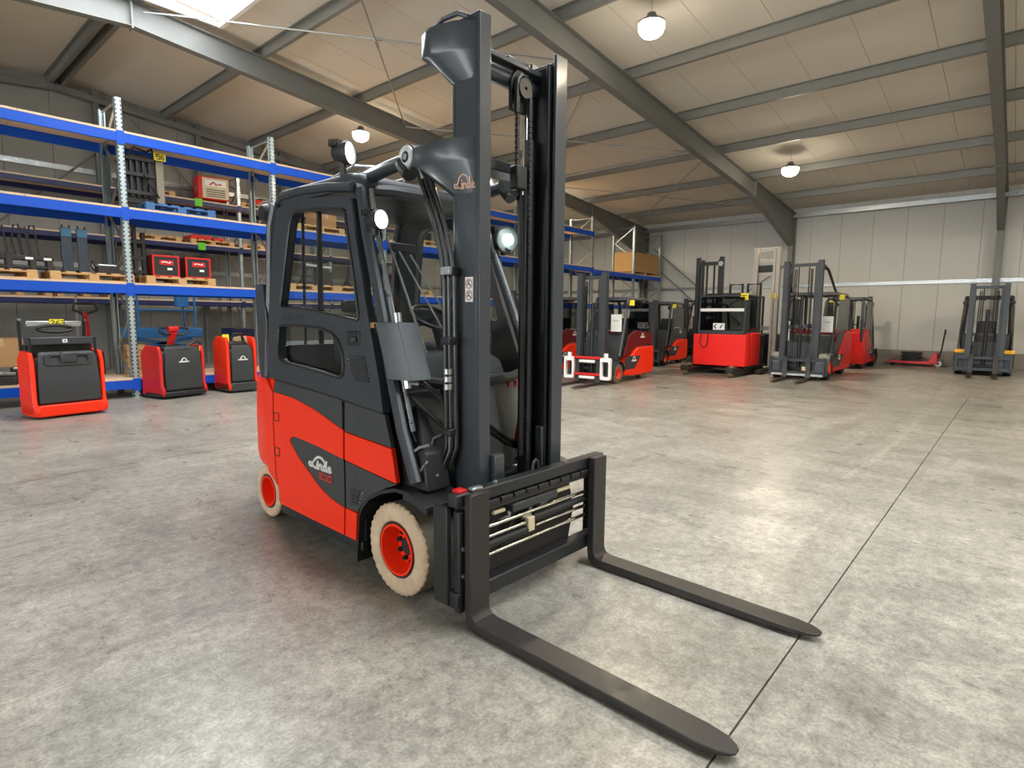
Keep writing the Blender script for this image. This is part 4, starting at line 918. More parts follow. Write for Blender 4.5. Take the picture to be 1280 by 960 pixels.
B(MB().lathe([(.003, -.05), (.05, -.05), (.07, -.01), (.07, .05), (.003, .05)], (1.90, 4.06, 2.21), 'x', 24), 'rear_lamp', BLACK); B(MB().tube([(1.90, 4.0, 2.27), (1.9, 4.12, 2.30), (1.9, 4.2, 2.28)], .008, 6), 'rear_lamp_guard', STEEL); B(MB().cyl((1.9, 3.9, 2.2), (1.9, 4.05, 2.2), .02, 8), 'rear_lamp_arm', BLACK)
# carriage
car = B(MB().box(1.76, 1.955, .605, 2.99, 2.02, .67), 'carriage_top_bar', BLACK, bevel=.008)
for i in range(9): B(MB().box(1.96 + i * .098, 1.945, .575, 2.045 + i * .098, 1.985, .600), 'bar_tooth', BLACK, car, bevel=.004)
B(MB().box(1.93, 1.965, .545, 2.85, 2.0, .575), 'positioner_rail', DIRTY)
B(MB().box(1.76, 1.955, .105, 2.99, 2.03, .185), 'carriage_bottom_bar', BLACK, bevel=.008)
for k in (0, 1):
    f_ = (lambda mb: mb) if k == 0 else mir
    B(f_(MB().box(1.745, 2.01, .115, 1.775, 2.11, .60)), 'carriage_side_plate', BLACK, bevel=.006)
    e = B(f_(MB().box(1.775, 1.955, .08, 1.835, 2.0, .585)), 'carriage_end_post', BLACK, bevel=.008)
    for z in (.40, .265): B(f_(MB().cyl((1.80, 1.948, z), (1.80, 1.956, z), .011, 10)), 'post_bolt', STEEL, e)
B(MB().prism([(2.02, .15), (2.75, .15), (2.80, .35), (2.74, .56), (2.03, .56), (1.98, .35)], 'y', 2.04, 2.065), 'back_plate', DIRTY, bevel=.006)
for z, y in ((.452, 1.985), (.305, 1.985)): B(MB().cyl((1.92, y, z), (2.83, y, z), .0105, 12), 'guide_rod', CHROME)
B(MB().cyl((1.92, 1.985, .398), (2.34, 1.985, .398), .010, 12), 'piston_rod', CHROME); B(MB().cyl((2.34, 1.985, .410), (2.83, 1.985, .410), .020, 14), 'side_shift_cylinder', BLACK)
B(MB().cyl((1.92, 1.985, .358), (2.36, 1.985, .358), .020, 14), 'side_shift_cylinder', BLACK); B(MB().cyl((2.36, 1.985, .362), (2.83, 1.985, .362), .010, 12), 'piston_rod', CHROME)
B(MB().box(2.29, 1.965, .345, 2.345, 1.995, .425), 'rod_clip', CREAM, bevel=.006)
B(MB().box(2.16, 1.96, .485, 2.54, 2.02, .535), 'tilt_block', CHAR, bevel=.01)
for a, b in ((2.04, 2.12), (2.56, 2.68)): B(MB().cyl((a, 1.99, .51), (b, 1.99, .51), .011, 10), 'guide_pin', CREAM)
for x, z in ((2.1, .45), (2.27, .425), (2.42, .47)):
    B(MB().cyl((x, 2.0, z), (x + .07, 2.0, z + .008), .012, 8).cyl((x + .07, 2.0, z), (x + .07, 2.0, z + .045), .010, 8), 'hydraulic_fitting', STEEL)
for pts in ([(1.95, 2.02, .42), (2.02, 2.01, .44), (2.1, 2.0, .45)], [(2.12, 2.02, .3), (2.14, 2.0, .38), (2.2, 2.0, .44)], [(2.36, 2.02, .35), (2.38, 2.0, .45), (2.42, 2.0, .5)]): B(MB().tube(pts, .009, 6), 'carriage_hose', RUBB)
B(MB().box(1.79, 1.97, .665, 1.84, 2.02, .685), 'latch', REDP, bevel=.004)
B(MB().box(1.85, 1.94, .672, 1.92, 1.975, .69), 'fork_latch', STEEL, bevel=.005)
B(MB().tube([(2.36, 2.0, .67), (2.365, 2.0, .715), (2.385, 2.0, .725), (2.40, 2.0, .715), (2.405, 2.0, .67)], .009, 8), 'lifting_eye', BLACK)
for x in (2.05, 2.63): B(MB().cyl((x, 1.985, .668), (x, 1.985, .68), .012, 6), 'bar_bolt', STEEL)
# forks
def fork(x0, x1):
    secs = [((1.945, .672), (1.90, .672), 0), ((1.945, .10), (1.90, .10), 0), ((1.938, .042), (1.893, .078), 0), ((1.915, .014), (1.877, .060), 0), ((1.86, .006), (1.84, .054), 0), ((1.30, .006), (1.30, .050), 0), ((.95, .012), (.95, .046), 0), ((.78, .020), (.78, .044), 0), ((.70, .024), (.70, .042), .012), ((.665, .027), (.665, .040), .030), ((.648, .030), (.648, .038), .048)]
    return MB().loft([[(x0 + d, *a), (x1 - d, *a), (x1 - d, *b), (x0 + d, *b)] for a, b, d in secs])
fk1 = B(fork(1.80, 1.925), 'fork', FORKM, bevel=.004, label='black steel fork blade nearer the camera')
fk2 = B(fork(2.815, 2.94), 'fork', FORKM, bevel=.004, label='black steel fork blade further from the camera')

# ================================================================== parked trucks
def truck_wheel(t, x, y, r, w, sg, tyre_m, rim_m):
    o = MB().lathe([(r * .55, -w / 2), (r * .9, -w / 2), (r, -w / 2 + .02), (r, w / 2 - .02), (r * .9, w / 2), (r * .55, w / 2)], (x, y, r), 'y', 28).build('tyre', tyre_m, t, ang=50)
    rim = MB().lathe([(.01, sg * w * .15), (r * .3, sg * w * .15), (r * .35, sg * w * .05), (r * .5, sg * w * .42), (r * .58, sg * w * .45), (r * .58, -sg * w * .3), (.01, -sg * w * .3)], (x, y, r), 'y', 24).build('rim', rim_m, t, ang=50)
    for i in range(6):
        a = i * math.pi / 3; MB().cyl((x + r * .22 * math.cos(a), y + sg * w * .12, r + r * .22 * math.sin(a)), (x + r * .22 * math.cos(a), y + sg * w * .2, r + r * .22 * math.sin(a)), .014, 6).build('wheel_bolt', BLACK, rim)
def counterbalance(label, loc, heading, W=1.1, L=2.0, mh=2.5, ch=2.0, rf=.24, rr=.2, cw=RED, door=BURG, cab=CAB, high=False, mast=TMAST, tyre=TYREG, rim=RED, clamp=False, forkl=1.15, tagp=True, paper=False, fend=None, mw=.62, beacon=False, roofm=None, open_cab=False, group='parked counterbalance forklifts', arm=False, dx=.0):
    t = empty('forklift_truck', (*loc, 0), heading, label, 'forklift', group)
    h = W / 2; k = L / 2.0
    # lower body
    prof = [(-.30 * k, .16), (-.30 * k, .42), (-.44 * k, .56), (-.66 * k, .62), (-.98 * k, .80), (-1.97 * k, .82), (-2.0 * k, .30), (-1.93 * k, .14), (-1.0 * k, .12)]
    if high: prof = [(-.34 * k, .18), (-.34 * k, .30), (-.62 * k, .52), (-1.15 * k, 1.02), (-1.35 * k, 1.20), (-1.55 * k, 1.24), (-1.95 * k, 1.14), (-2.02 * k, .40), (-1.93 * k, .16)]
    MB().prism(prof, 'y', -h, h).build('counterweight', cw, t, bevel=.03)
    if high: MB().prism([(-.30 * k, .2), (-.30 * k, .95), (-.9 * k, .95), (-.9 * k, .2)], 'y', -h + .04, h - .04).build('step_body', BLACK, t, bevel=.02)
    for s in (-1, 1):
        MB().plate([[(-.31 * k, .30), (-.31 * k, .54), (-.5 * k, .62), (-1.15 * k, .60), (-1.1 * k, .52), (-.82 * k, .30)]], lambda u, v: (u, s * (h + .004), v), (0, -s * .02, 0)).build('logo_panel', CHAR, t)
        MB().ribbon(scaled(ARCH, -1.0 * k if s < 0 else -.66 * k, .47, .26, s > 0), lambda u, v: (u, s * (h + .008), v), .022, (0, -s * .004, 0)).build('logo', WHITE, t)
        if not open_cab:
            MB().plate([[(-.28 * k, .62), (-.62 * k, .66), (-.98 * k, .84), (-1.92 * k, .86), (-1.9 * k, 1.16), (-.9 * k, 1.22), (-.55 * k, 1.10)]], lambda u, v: (u, s * (h - .03), v), (0, -s * .03, 0)).build('side_door', door, t, bevel=.008)
            MB().ribbon(scaled(ARCH, -1.5 * k if s < 0 else -1.2 * k, 1.03, .24, s > 0), lambda u, v: (u, s * (h - .025), v), .022, (0, -s * .004, 0)).build('logo', WHITE, t)
            MB().plate([[(-.50 * k, 1.12), (-.9 * k, 1.24), (-1.7 * k, 1.18), (-1.66 * k, ch - .12), (-.62 * k, ch - .10)]], lambda u, v: (u, s * (h - .05), v), (0, -s * .005, 0)).build('side_window', GLASSD, t)
        MB().tube([(-.10 * k, s * (h - .06), .62), (-.32 * k, s * (h - .07), 1.2), (-.62 * k, s * (h - .12), ch - .05)], .038, 8).build('front_pillar', cab, t)
        MB().tube([(-1.95 * k, s * (h - .08), .84), (-1.97 * k, s * (h - .09), 1.3), (-1.85 * k, s * (h - .12), ch - .12), (-1.68 * k, s * (h - .14), ch - .03)], .045, 8).build('rear_pillar', cab, t)
        MB().prism(arc(0, rf, rf + .05, -10, 175, 10) + arc(0, rf, rf + .03, 175, -10, 10), 'y', s * (h - .24), s * (h + .02)).build('front_fender', fend or cab, t)
        truck_wheel(t, 0, s * (h - .11), rf, .2, s, tyre, rim)
        truck_wheel(t, -1.55 * k, s * (h - .16), rr, .17, s, tyre, rim)
        MB().lathe([(.003, -.04), (.06, -.03), (.07, .02), (.003, .03)], (-.5 * k, s * (h - .12), ch - .18), 'x', 20).build('work_lamp', BLACK, t)
    MB().loft([[(x, y, z) for x, y in rrect(-1.72 * k, -h + .08, -.55 * k, h - .08, .1, 3)] for z in (ch - .06, ch - .01)] + [[(x * .98 - .01, y * .94, ch + .02) for x, y in rrect(-1.72 * k, -h + .08, -.55 * k, h - .08, .1, 3)]]).build('roof', roofm or cab, t, ang=60)
    for i in range(4): MB().box(-1.6 * k, -.3 + i * .2 - .015, ch - .09, -.62 * k, -.3 + i * .2 + .015, ch - .06).build('roof_bar', cab, t)
    MB().prism([(-.12 * k, .5), (-.26 * k, 1.12), (-.42 * k, 1.16), (-.5 * k, .6)], 'y', -h + .1, h - .1).build('dashboard', CHAR, t, bevel=.03)
    MB().prism([(-.95 * k, .8), (-1.4 * k, .8), (-1.4 * k, .98), (-.95 * k, .98)], 'y', -.24, .24).build('seat', SEATM, t, bevel=.03)
    MB().prism([(-1.38 * k, .95), (-1.5 * k, .95), (-1.58 * k, 1.5), (-1.46 * k, 1.52)], 'y', -.22, .22).build('backrest', SEATM, t, bevel=.03)
    sw_ = MB().tube([(-.55 * k + .08 * math.sin(a), .17 * math.cos(a), 1.25 + .14 * math.sin(a)) for a in [i * math.pi / 8 for i in range(16)]], .016, 6, closed=True).build('steering_wheel', BLACK, t)
    MB().box(-.30 * k, -h + .12, .2, .22, h - .12, .5).build('front_axle', BLACK, t, bevel=.02)
    # mast
    x0 = .30 + dx; fr = x0 + .17
    for s in (-1, 1):
        y = s * mw / 2
        MB().box(x0, y - .06, .08, x0 + .02, y + .06, mh).box(x0 + .13, y - .06, .08, x0 + .15, y + .06, mh).box(x0 + .02, y + s * .035, .08, x0 + .13, y + s * .06, mh).build('mast_rail', mast, t, bevel=.004)
        MB().box(x0 + .03, y - s * .10 - .02, .12, x0 + .12, y - s * .03 - .0, mh - .06).build('inner_rail', mast, t, bevel=.004)
        MB().cyl((x0 - .03, y - s * .06, .2), (x0 - .03, y - s * .06, mh - .3), .03, 12).build('lift_cylinder', BLACK, t)
        MB().tube([(x0 + .02, s * .12, mh - .15), (x0 + .02, s * .12, .6)], .014, 6).build('lift_chain', DIRTY, t)
        MB().cyl((x0 + .05, y - s * .1, .5), (x0 - .35, y - s * .05, .45), .03, 10).build('tilt_cylinder', BLACK, t)
    for z in (mh - .1, mh * .45, .35): MB().box(x0 - .02, -mw / 2, z - .04, x0 + .03, mw / 2, z + .04).build('cross_member', mast, t, bevel=.006)
    MB().cyl((x0 + .06, 0, .3), (x0 + .06, 0, mh * .72), .042, 14).build('free_lift_cylinder', BLACK, t)
    for yy in (-.2, -.16, .17, .2): MB().tube([(x0 + .05, yy, .55), (x0 + .05, yy * 1.05, mh * .5), (x0 + .05, yy, mh - .2)], .013, 6).build('mast_hose', RUBB, t)
    MB().box(x0 + .02, -mw / 2 + .1, .5, x0 + .06, mw / 2 - .1, .95).build('mast_plate', BLACK, t, bevel=.01)
    if arm:
        for s in (-1, 1): MB().tube([(x0, s * (mw / 2), mh - .12), (x0 - .35, s * (mw / 2 + .08), mh - .22), (-.6 * k, s * (h - .14), ch - .0)], [.06, .035, .03], 8).build('stay_arm', mast, t)
    for z in (.14, .46): MB().box(fr, -W * .46, z, fr + .04, W * .46, z + .08).build('carriage_bar', mast, t, bevel=.006)
    for s in (-1, 1):
        MB().box(fr - .02, s * W * .46 - .02, .1, fr + .05, s * W * .46 + .02, .58).build('carriage_plate', mast, t, bevel=.004)
        y = s * .27
        MB().loft([[(a[0], y - .055 + d, a[1]), (a[0], y + .055 - d, a[1]), (b[0], y + .055 - d, b[1]), (b[0], y - .055 + d, b[1])] for a, b, d in (((fr + .04, .6), (fr + .08, .6), 0), ((fr + .04, .09), (fr + .08, .1), 0), ((fr + .06, .035), (fr + .1, .07), 0), ((fr + .1, .025), (fr + .13, .06), 0), ((fr + .1 + forkl * .7, .028), (fr + .1 + forkl * .7, .055), 0), ((fr + .08 + forkl, .034), (fr + .08 + forkl, .048), .025))]).build('fork', FORKM, t)
    if clamp:
        for s in (-1, 1):
            MB().plate([rrect(-.13 + s * .47, .12, .13 + s * .47, .62, .04), rrect(-.08 + s * .47, .19, .08 + s * .47, .53, .03)[::-1]], lambda u, v: (fr + .13, u, v), (-.08, 0, 0)).build('clamp_arm', WHITE, t, bevel=.008)
            MB().cyl((fr + .09, s * .47, .62), (fr + .09, s * .47, .72), .05, 14).build('clamp_knob', WHITE, t)
        for z in (.2, .58): MB().box(fr + .06, -.34, z, fr + .12, .34, z + .06).build('clamp_beam', REDP, t, bevel=.008)
        for z in (.13, .5): MB().box(fr + .07, -.2, z, fr + .13, .2, z + .06).build('clamp_plate', WHITE, t, bevel=.008)
    if tagp:
        MB().box(-.56 * k, h - .04, ch - .19, -.54 * k, h + .08, ch - .06).build('number_tag', YELT, t, bevel=.004)
    if paper:
        MB().plate([[(h - .30, 1.2), (h - .03, 1.2), (h - .03, 1.6), (h - .30, 1.6)]], lambda u, v: (-.12, u, v), (-.004, 0, 0)).build('paper_sheet', PAPER, t)
        MB().ribbon([[(h - .25, 1.45), (h - .10, 1.45)]], lambda u, v: (-.117, u, v), .012, (-.002, 0, 0)).build('paper_print', GREY, t)
    if beacon: MB().lathe([(.003, 0), (.06, 0), (.055, .08), (.03, .11), (.003, .11)], (-.75 * k, .1, ch + .03), 'z', 16).build('beacon', AMBERL, t)
    MB().box(fr - .2, -mw / 2 + .09, mh * .33, fr - .19, -mw / 2 + .12, mh * .33 + .5).build('mast_sticker', PAPER, t)
    return t
R180 = math.pi
counterbalance('three-wheel forklift with white and red clamp attachment and paper sheet, beside the tall mast', (11.62, 7.46), R180 + rad(5), W=1.06, L=2.02, mh=2.53, ch=2.0, clamp=True, paper=True)
counterbalance('red forklift mostly hidden behind the mast of the foreground forklift', (11.7, 9.62), R180 + rad(5), W=1.1, L=2.1, mh=2.2, ch=2.05, tagp=False, tyre=TYREB)
counterbalance('red forklift with dark cab and yellow tag standing behind the clamp forklift', (17.2, 9.12), R180 + rad(6), W=1.15, L=2.1, mh=2.1, ch=2.05, door=CAB, tyre=TYREB)
counterbalance('dark forklift between the yellow-tagged forklift and the red reach truck', (20.6, 9.0), R180 + rad(3), W=1.15, L=2.1, mh=2.25, ch=2.1, cw=BLACK, door=CAB, tyre=TYREB, rim=DIRTY, open_cab=True, tagp=False)
counterbalance('large red forklift facing out with charcoal mast, paper sheet and amber beacon', (16.15, 4.20), R180 + rad(2), W=1.34, L=2.75, mh=2.97, ch=2.22, rf=.31, rr=.25, cw=REDP, door=CAB, tyre=TYREB, paper=True, fend=GREY, mw=.78, beacon=True, roofm=GREY, arm=True, open_cab=False, high=True)
counterbalance('red forklift parked nose to the far wall behind the large red one', (22.3, 4.2), 0, W=1.25, L=1.95, mh=2.3, ch=2.2, rf=.27, cw=REDP, door=CAB, tyre=TYREB, forkl=.5, open_cab=False, high=True)
counterbalance('blue-grey forklift with amber-yellow fenders at the right picture edge', (21.05, .74), R180 + rad(2), W=1.28, L=2.3, mh=2.54, ch=2.22, rf=.28, cw=JGREY, door=JGREY, mast=JGREY, cab=BLACK, tyre=TYREB, rim=JGREY, tagp=False, open_cab=True, mw=.74)
for s, nm in ((1, 'left'), (-1, 'right')): pass
jt = [o for o in COL.objects if o.parent is None and o.get('label', '').startswith('blue-grey forklift')][0]
for s in (-1, 1): MB().box(.28, s * .5 - .15, .62, .36, s * .5 + .15, .72).build('fender_cap', AMBER, jt, bevel=.01); MB().box(.24, s * .5 - .14, .1, .34, s * .5 + .14, .62).build('front_guard', JGREY, jt, bevel=.01)
bt = [o for o in COL.objects if o.parent is None and o.get('label', '').startswith('large red forklift')][0]
for s in (-1, 1):
    MB().box(.34, s * .53 - .15, .12, .46, s * .53 + .13, .56).build('front_guard', MAST, bt, bevel=.02); MB().box(.455, s * .52 - .1, .44, .465, s * .52 + .1, .47).build('reflector', PAPER, bt)
MB().box(.43, -.6, .1, .52, .6, .16).build('lower_bar', STEEL, bt, bevel=.01)
MB().box(.5, .12, .24, .52, .3, .34).build('plate', CREAM, bt)

# red reach truck, rear to the camera
t = empty('reach_truck', (15.6, 6.18, 0), R180 + rad(0), 'red reach truck with glazed cab and straddle legs, left of the silver mast', 'reach truck')
MB().box(-.05, -.72, .2, .0, .72, 1.1).build('battery_cover', REACHR, t, bevel=.012, label='bright red battery cover')
MB().box(-1.6, -.70, .2, -.05, .70, 1.08).build('body', BLACK, t, bevel=.03)
MB().box(-.32, .68, .22, -.06, .735, 1.12).build('side_panel', REACHR, t, bevel=.01); MB().box(-1.1, .68, .22, -.42, .735, 1.14).build('side_panel', REACHR, t, bevel=.02)
MB().box(-1.65, -.72, .2, -.0, .74, .26).build('frame_rail', BLACK, t, bevel=.01)
MB().box(-1.3, -.62, 1.08, -.02, .66, 1.2).build('cab_sill', CAB, t, bevel=.02)
for y in (-.60, .64):
    MB().tube([(-.04, y, 1.15), (-.07, y, 1.6), (-.12, y, 2.12)], .035, 8).build('front_pillar', CAB, t); MB().tube([(-1.2, y, 1.15), (-1.2, y, 2.12)], .035, 8).build('rear_pillar', CAB, t)
MB().box(-1.28, -.64, 2.1, -.08, .68, 2.17).build('roof', CAB, t, bevel=.025)
MB().plate([[(-.58, 1.2), (.62, 1.2), (.62, 2.1), (-.58, 2.1)]], lambda u, v: (-.06, u, v), (-.005, 0, 0)).build('window_pane', GLASSD, t)
MB().plate([[(-.1, 1.2), (-1.15, 1.2), (-1.15, 2.1), (-.14, 2.1)]], lambda u, v: (u, .645, v), (0, .005, 0)).build('window_pane', GLASSD, t)
MB().box(-.055, -.58, 1.72, -.045, .62, 1.80).build('light_strip', PAPER, t); MB().box(-.052, -.2, 1.22, -.045, .12, 1.4).build('warning_sticker', PAPER, t)
MB().ribbon([[(-.12, 1.26), (-.17, 1.31), (-.12, 1.36)], [(.0, 1.27), (.05, 1.35)]], lambda u, v: (-.044, u, v), .03, (-.003, 0, 0)).build('sticker_print', DARKPR, t)
MB().tube([(.02, -.5, 1.1), (.05, -.52, .85), (.04, -.42, .72), (.04, -.32, .8), (.02, -.3, 1.1)], .014, 6).build('cable_loop', BLACK, t)
for y in (-.62, .60):
    MB().box(-1.6, y - .09, .06, .62, y + .09, .2).build('straddle_leg', BLACK, t, bevel=.015)
    MB().lathe([(.01, -.06), (.13, -.06), (.15, -.03), (.15, .03), (.13, .06), (.01, .06)], (.62, y, .15), 'y', 24).build('load_wheel', TYREG, t)
    MB().box(.45, y - .11, .12, .78, y + .11, .27).build('wheel_guard', DIRTY, t, bevel=.03)
MB().tube([(-.3, .5, 2.2), (-.3, -.55, 2.2), (-1.0, -.55, 2.2)], .02, 8).build('roof_tube', BLACK, t); MB().box(-.1, .5, 2.02, -.08, .70, 2.2).build('number_tag', YELT, t)
for y in (.1, .6): MB().tube([(-1.3, y, 2.1), (-1.3, y, 2.5), (-1.3, y - .35, 2.5), (-1.3, y - .35, 2.1)], .04, 8).build('rear_guard', BLACK, t)
t = empty('reach_truck', (17.3, 7.22, 0), R180, 'black-masted lift truck standing behind the red reach truck', 'reach truck')
for s in (-1, 1):
    MB().box(-.05, s * .36 - .06, .1, .08, s * .36 + .06, 3.36).build('mast_rail', BLACK, t, bevel=.012); MB().box(-.12, s * .26 - .04, .1, -.05, s * .26 + .04, 3.3).build('inner_rail', BLACK, t, bevel=.008)
    MB().box(-1.6, s * .4 - .09, .05, -.1, s * .4 + .09, .17).build('straddle_leg', BLACK, t, bevel=.01)
for z in (3.12, 1.6, .4): MB().box(-.04, -.36, z, .02, .36, z + .11).build('cross_member', BLACK, t, bevel=.01)
for y in (-.1, .12): MB().cyl((-.02, y, .3), (-.02, y, 3.2), .03, 10).build('lift_cylinder', BLACK, t)
MB().box(-1.6, -.45, .17, -.3, .45, 1.1).build('body', BLACK, t, bevel=.04); MB().cyl((.08, .36, 3.15), (.14, .36, 3.15), .07, 14).build('pulley', STEEL, t)
# silver high-lift stacker
t = empty('high_lift_stacker', (17.5, 5.62, 0), R180, 'tall silver-masted stacker between the reach truck and the large forklift', 'stacker')
for s in (-1, 1):
    y = s * .29
    MB().box(.0, y - .08, .12, .02, y + .08, 3.55).box(.1, y - .08, .12, .12, y + .08, 3.55).box(.02, y - .06, .12, .1, y - .03, 3.55).build('mast_rail', SILV, t, bevel=.004)
    MB().box(.12, y - s * .05 - .03, .12, .2, y - s * .05 + .03, 3.52).build('inner_rail', SILV, t, bevel=.004)
for z in (3.42, 3.1, 2.75, 1.2): MB().box(.03, -.24, z, .06, .24, z + .12).build('cross_member', SILV, t, bevel=.006)
MB().box(.05, -.24, 2.85, .07, .24, 3.05).build('guard_plate', GLASSD, t)
MB().box(-1.3, -.5, .15, -.05, .5, 1.1).build('body', BLACK, t, bevel=.03); MB().tube([(-.2, -.45, 1.1), (-.2, -.45, 2.2), (-1.2, -.45, 2.2), (-1.2, -.45, 1.1)], .035, 8).build('overhead_guard', BLACK, t); MB().tube([(-.2, .45, 1.1), (-.2, .45, 2.2), (-1.2, .45, 2.2), (-1.2, .45, 1.1)], .035, 8).build('overhead_guard', BLACK, t)
for s in (-1, 1):
    MB().box(.2, s * .28 - .08, .06, 1.2, s * .28 + .08, .14).build('fork', FORKM, t); MB().lathe([(.01, -.05), (.15, -.05), (.15, .05), (.01, .05)], (-.6, s * .45, .15), 'y', 20).build('wheel', TYREB, t)
MB().box(.13, .16, 2.1, .15, .32, 2.26).build('number_tag', YELT, t)
# coral red hand pallet truck by the wall
t = empty('hand_pallet_truck', (23.5, 1.98, 0), 0, 'coral red hand pallet truck loaded with black mats by the far wall', 'pallet truck')
for s in (-1, 1): MB().loft([[(s * .17 - .075, y, z0), (s * .17 + .075, y, z0), (s * .17 + .075, y, z1), (s * .17 - .075, y, z1)] for y, z0, z1 in ((.12, .08, .17), (1.25, .10, .17), (1.42, .12, .15))]).build('fork', PINK, t, bevel=.006)
MB().prism([(-.02, .1), (.2, .1), (.24, .17), (.12, .45), (.02, .48)], 'x', -.22, .22).build('pump_housing', PINK, t, bevel=.02)
MB().tube([(0, -.02, .3), (0, -.08, .6), (0, -.12, 1.08)], .022, 8).build('tiller', BLACK, t); MB().tube([(0, -.12, 1.05), (-.14, -.13, 1.1), (-.12, -.13, 1.22), (.12, -.13, 1.22), (.14, -.13, 1.1), (0, -.12, 1.05)], .018, 8).build('tiller_grip', BLACK, t)
for s in (-1, 1): MB().lathe([(.03, -.025), (.09, -.025), (.1, 0), (.09, .025), (.03, .025)], (s * .09, -.02, .1), 'x', 24).build('steer_wheel', WHITE, t)
for s in (-1, 1): MB().cyl((s * .17 - .04, 1.25, .045), (s * .17 + .04, 1.25, .045), .04, 14).build('load_roller', TYREB, t)
for i in range(5): 
    o = MB().box(23.5 - .26, 2.42 + .02 * (i % 2), .172 + i * .062, 23.5 + .24, 2.42 + .52 + .05 * ((i + 1) % 2), .23 + i * .062).build('rubber_mat', BLACK, bevel=.02, off=(23.5, 2.68, .172), loc=(23.5, 2.68, .172)); tag(o, 'folded black rubber mat on the coral hand pallet truck, %s of the stack' % ('lowest', 'second lowest', 'middle', 'second highest', 'topmost')[i], 'mat', 'black mats on the pallet truck')

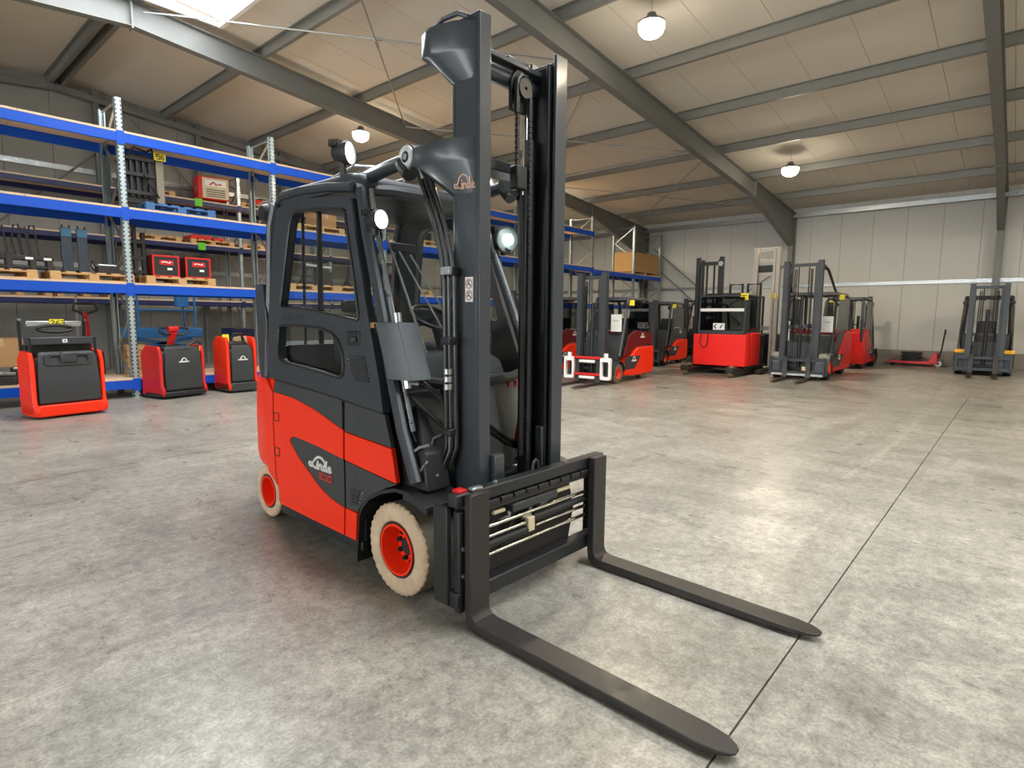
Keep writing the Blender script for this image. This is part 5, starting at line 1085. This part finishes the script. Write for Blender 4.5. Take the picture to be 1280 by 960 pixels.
# ------------------------------------------------------------------ ride-on pallet trucks in front of the rack
def ride_on(label, loc, rotz, W, D, H, side_m, skirt_m, tall=False, logo=True, tiller=None, guard=False, side_h=None, num=None, skirt_h=.2):
    t = empty('pallet_truck', (*loc, 0), rotz, label, 'pallet truck', 'ride-on pallet trucks by the blue rack')
    h = W / 2; sh_ = side_h or H
    for s in (-1, 1):
        MB().prism([(.0, .06), (.0, .16), (.05, .24), (.05, sh_ - .14), (.10, sh_), (D * .75, sh_ + .02), (D, sh_ - .1), (D, .06)], 'x', s * h, s * (h - .06)).build('side_cheek', side_m, t, bevel=.02)
    MB().box(-h + .06, .08, .1, h - .06, D, H - .08).build('body', BLACK, t, bevel=.03)
    MB().loft([[(-h + .08 + d, y, z), (h - .08 - d, y, z), (h - .08 - d, .2, z), (-h + .08 + d, .2, z)] for d, y, z in ((.0, .03, skirt_h + .02), (.0, .02, H * .5), (.015, .04, H - .16), (.03, .07, H - .03), (.06, .11, H))]).build('battery_cover', CHAR, t, bevel=.012)
    MB().loft([[(x, y, z) for x, y in ((-h, .06), (-h + .05, -.02), (h - .05, -.02), (h, .06), (h, D * .9), (-h, D * .9))] for z in (.035, skirt_h)]).build('skirt', skirt_m, t, bevel=.02)
    if logo: MB().ribbon(scaled(ARCH, -.09, H - .30, .18), lambda u, v: (u, .015, v), .016, (0, .012, 0)).build('logo', WHITE, t)
    if tall:
        MB().plate([rrect(-.3, H - .2, .3, H - .03, .05), rrect(-.24, H - .16, .24, H - .06, .04)[::-1]], lambda u, v: (u, .02, v), (0, .05, 0)).build('grip_frame', CHAR, t, bevel=.008)
        MB().box(-.11, .0, H - .17, .11, .1, H - .0).build('grip_block', CHAR, t, bevel=.03)
        MB().box(-.24, .06, H - .17, .24, .08, H - .05).build('grip_recess', BLACK, t)
    if guard:
        for x in (-h + .04, h - .08):
            MB().tube([(x, .45, .9), (x, .45, H + .44), (x, .42, H + .46)], .022, 8).build('guard_post', BLACK, t)
            MB().tube([(x + .0, .12, H - .1), (x, .12, H + .2)], .018, 8).build('guard_post', BLACK, t)
        MB().box(-h + .12, .42, H + .36, h - .12, .47, H + .44).build('guard_bar', STEEL, t, bevel=.008)
        MB().box(-h + .04, .12, H + .10, h - .06, .3, H + .21).build('console_bar', CAB, t, bevel=.012)
        MB().box(-h + .04, .3, H - .1, h - .06, .5, H + .1).build('console', BLACK, t, bevel=.01)
        MB().tube([(.22 * math.cos(a) - .02, .38, H + .33 + .05 * math.sin(a)) for a in [i * math.pi / 8 for i in range(16)]], .025, 8, closed=True).build('steering_wheel', BLACK, t)
        st = MB().box(-.03, .112, H + .13, .03, .119, H + .18).build('sticker', WHITE, t); MB().ribbon([[(-.012, H + .155), (.012, H + .155)], [(0, H + .143), (0, H + .167)]], lambda u, v: (u, .1105, v), .008, (0, .001, 0)).build('sticker_cross', BLACK, st)
        MB().tube([(h - .12, .4, H + .2), (h - .1, .4, H + .5), (h - .14, .4, H + .6)], .012, 6).build('cable', RUBB, t)
    if num:
        tg = MB().box(-.07, .405, H + .36, .11, .415, H + .47).build('number_tag', YELT, t); MB().ribbon(word(num, -.052, H + .38, .07, .88), lambda u, v: (u, .403, v), .011, (0, .003, 0)).build('tag_print', BLACK, tg)
    if tiller:
        x, hz = tiller
        MB().tube([(x, .35, H - .05), (x, .28, H + .12), (x, .22, H + .26)], [.07, .055, .075], 12).build('tiller_arm', REDP, t)
        MB().box(x - .13, .25, H - .06, x + .14, .5, H + .03).build('tiller_base', BLACK, t, bevel=.02)
        for s in (-1, 1): MB().tube([(x + s * .05, .22, H + .22), (x + s * .16, .18, H + .20), (x + s * .27, .18, H + .26), (x + s * .26, .2, H + .33), (x + s * .1, .22, H + .34), (x, .22, H + .3)], .022, 8).build('tiller_grip', BLACK, t)
        MB().box(x - .1, .17, H + .26, x + .1, .28, H + .36).build('tiller_head', REDP, t, bevel=.03)
        MB().box(x - .05, .06, H - .14, x + .2, .2, H - .04).build('latch_cover', BLACK, t, bevel=.02)
    for s in (-1, 1): MB().lathe([(.01, -.05), (.09, -.05), (.09, .05), (.01, .05)], (s * (h - .2), D * .7, .09), 'x', 20).build('drive_wheel', TYREB, t)
    for s in (-1, 1): MB().box(s * .2 - .08, D, .05, s * .2 + .08, D + .5, .12).build('fork', BLACK, t, bevel=.01)
    return t
ride_on('red ride-on truck with black guard rail and yellow 263 tag, far left', (2.07, 10.46), rad(9), .93, .52, .96, RED, RED, tall=True, logo=False, guard=True, num='263')
p2 = ride_on('red pallet truck with raised red tiller and black bumper, in front of the first upright', (3.97, 11.46), rad(14), .86, .62, .94, REDP, BLACK, tiller=(-.05, 0), skirt_h=.13)
MB().box(.36, .1, .76, .42, .11, .92).build('number_tag', YELT, p2); MB().tube([(.2, .2, .95), (.36, .15, 1.02), (.42, .12, .95)], .02, 6).build('cable', RUBB, p2)
p3 = ride_on('red pallet truck with black cover and curved side, third from the left', (5.02, 11.42), rad(3), .60, .62, .93, RED, CHAR, side_h=1.08, skirt_h=.2)
MB().box(-.3, .2, 1.0, -.17, .21, 1.14).build('number_tag', YELT, p3); MB().box(-.2, .2, .86, .2, .6, 1.0).build('seat_pad', BLACK, p3, bevel=.04); MB().tube([(-.1, .3, 1.0), (-.05, .28, 1.14), (.12, .28, 1.14), (.16, .3, 1.0)], .03, 8).build('grab_bar', BLACK, p3)
MB().prism([(-.05, .93), (.3, .93), (.34, 1.0), (.2, 1.1), (.0, 1.06)], 'y', .3, .5).build('work_gloves', BEIGE, p3, bevel=.03)
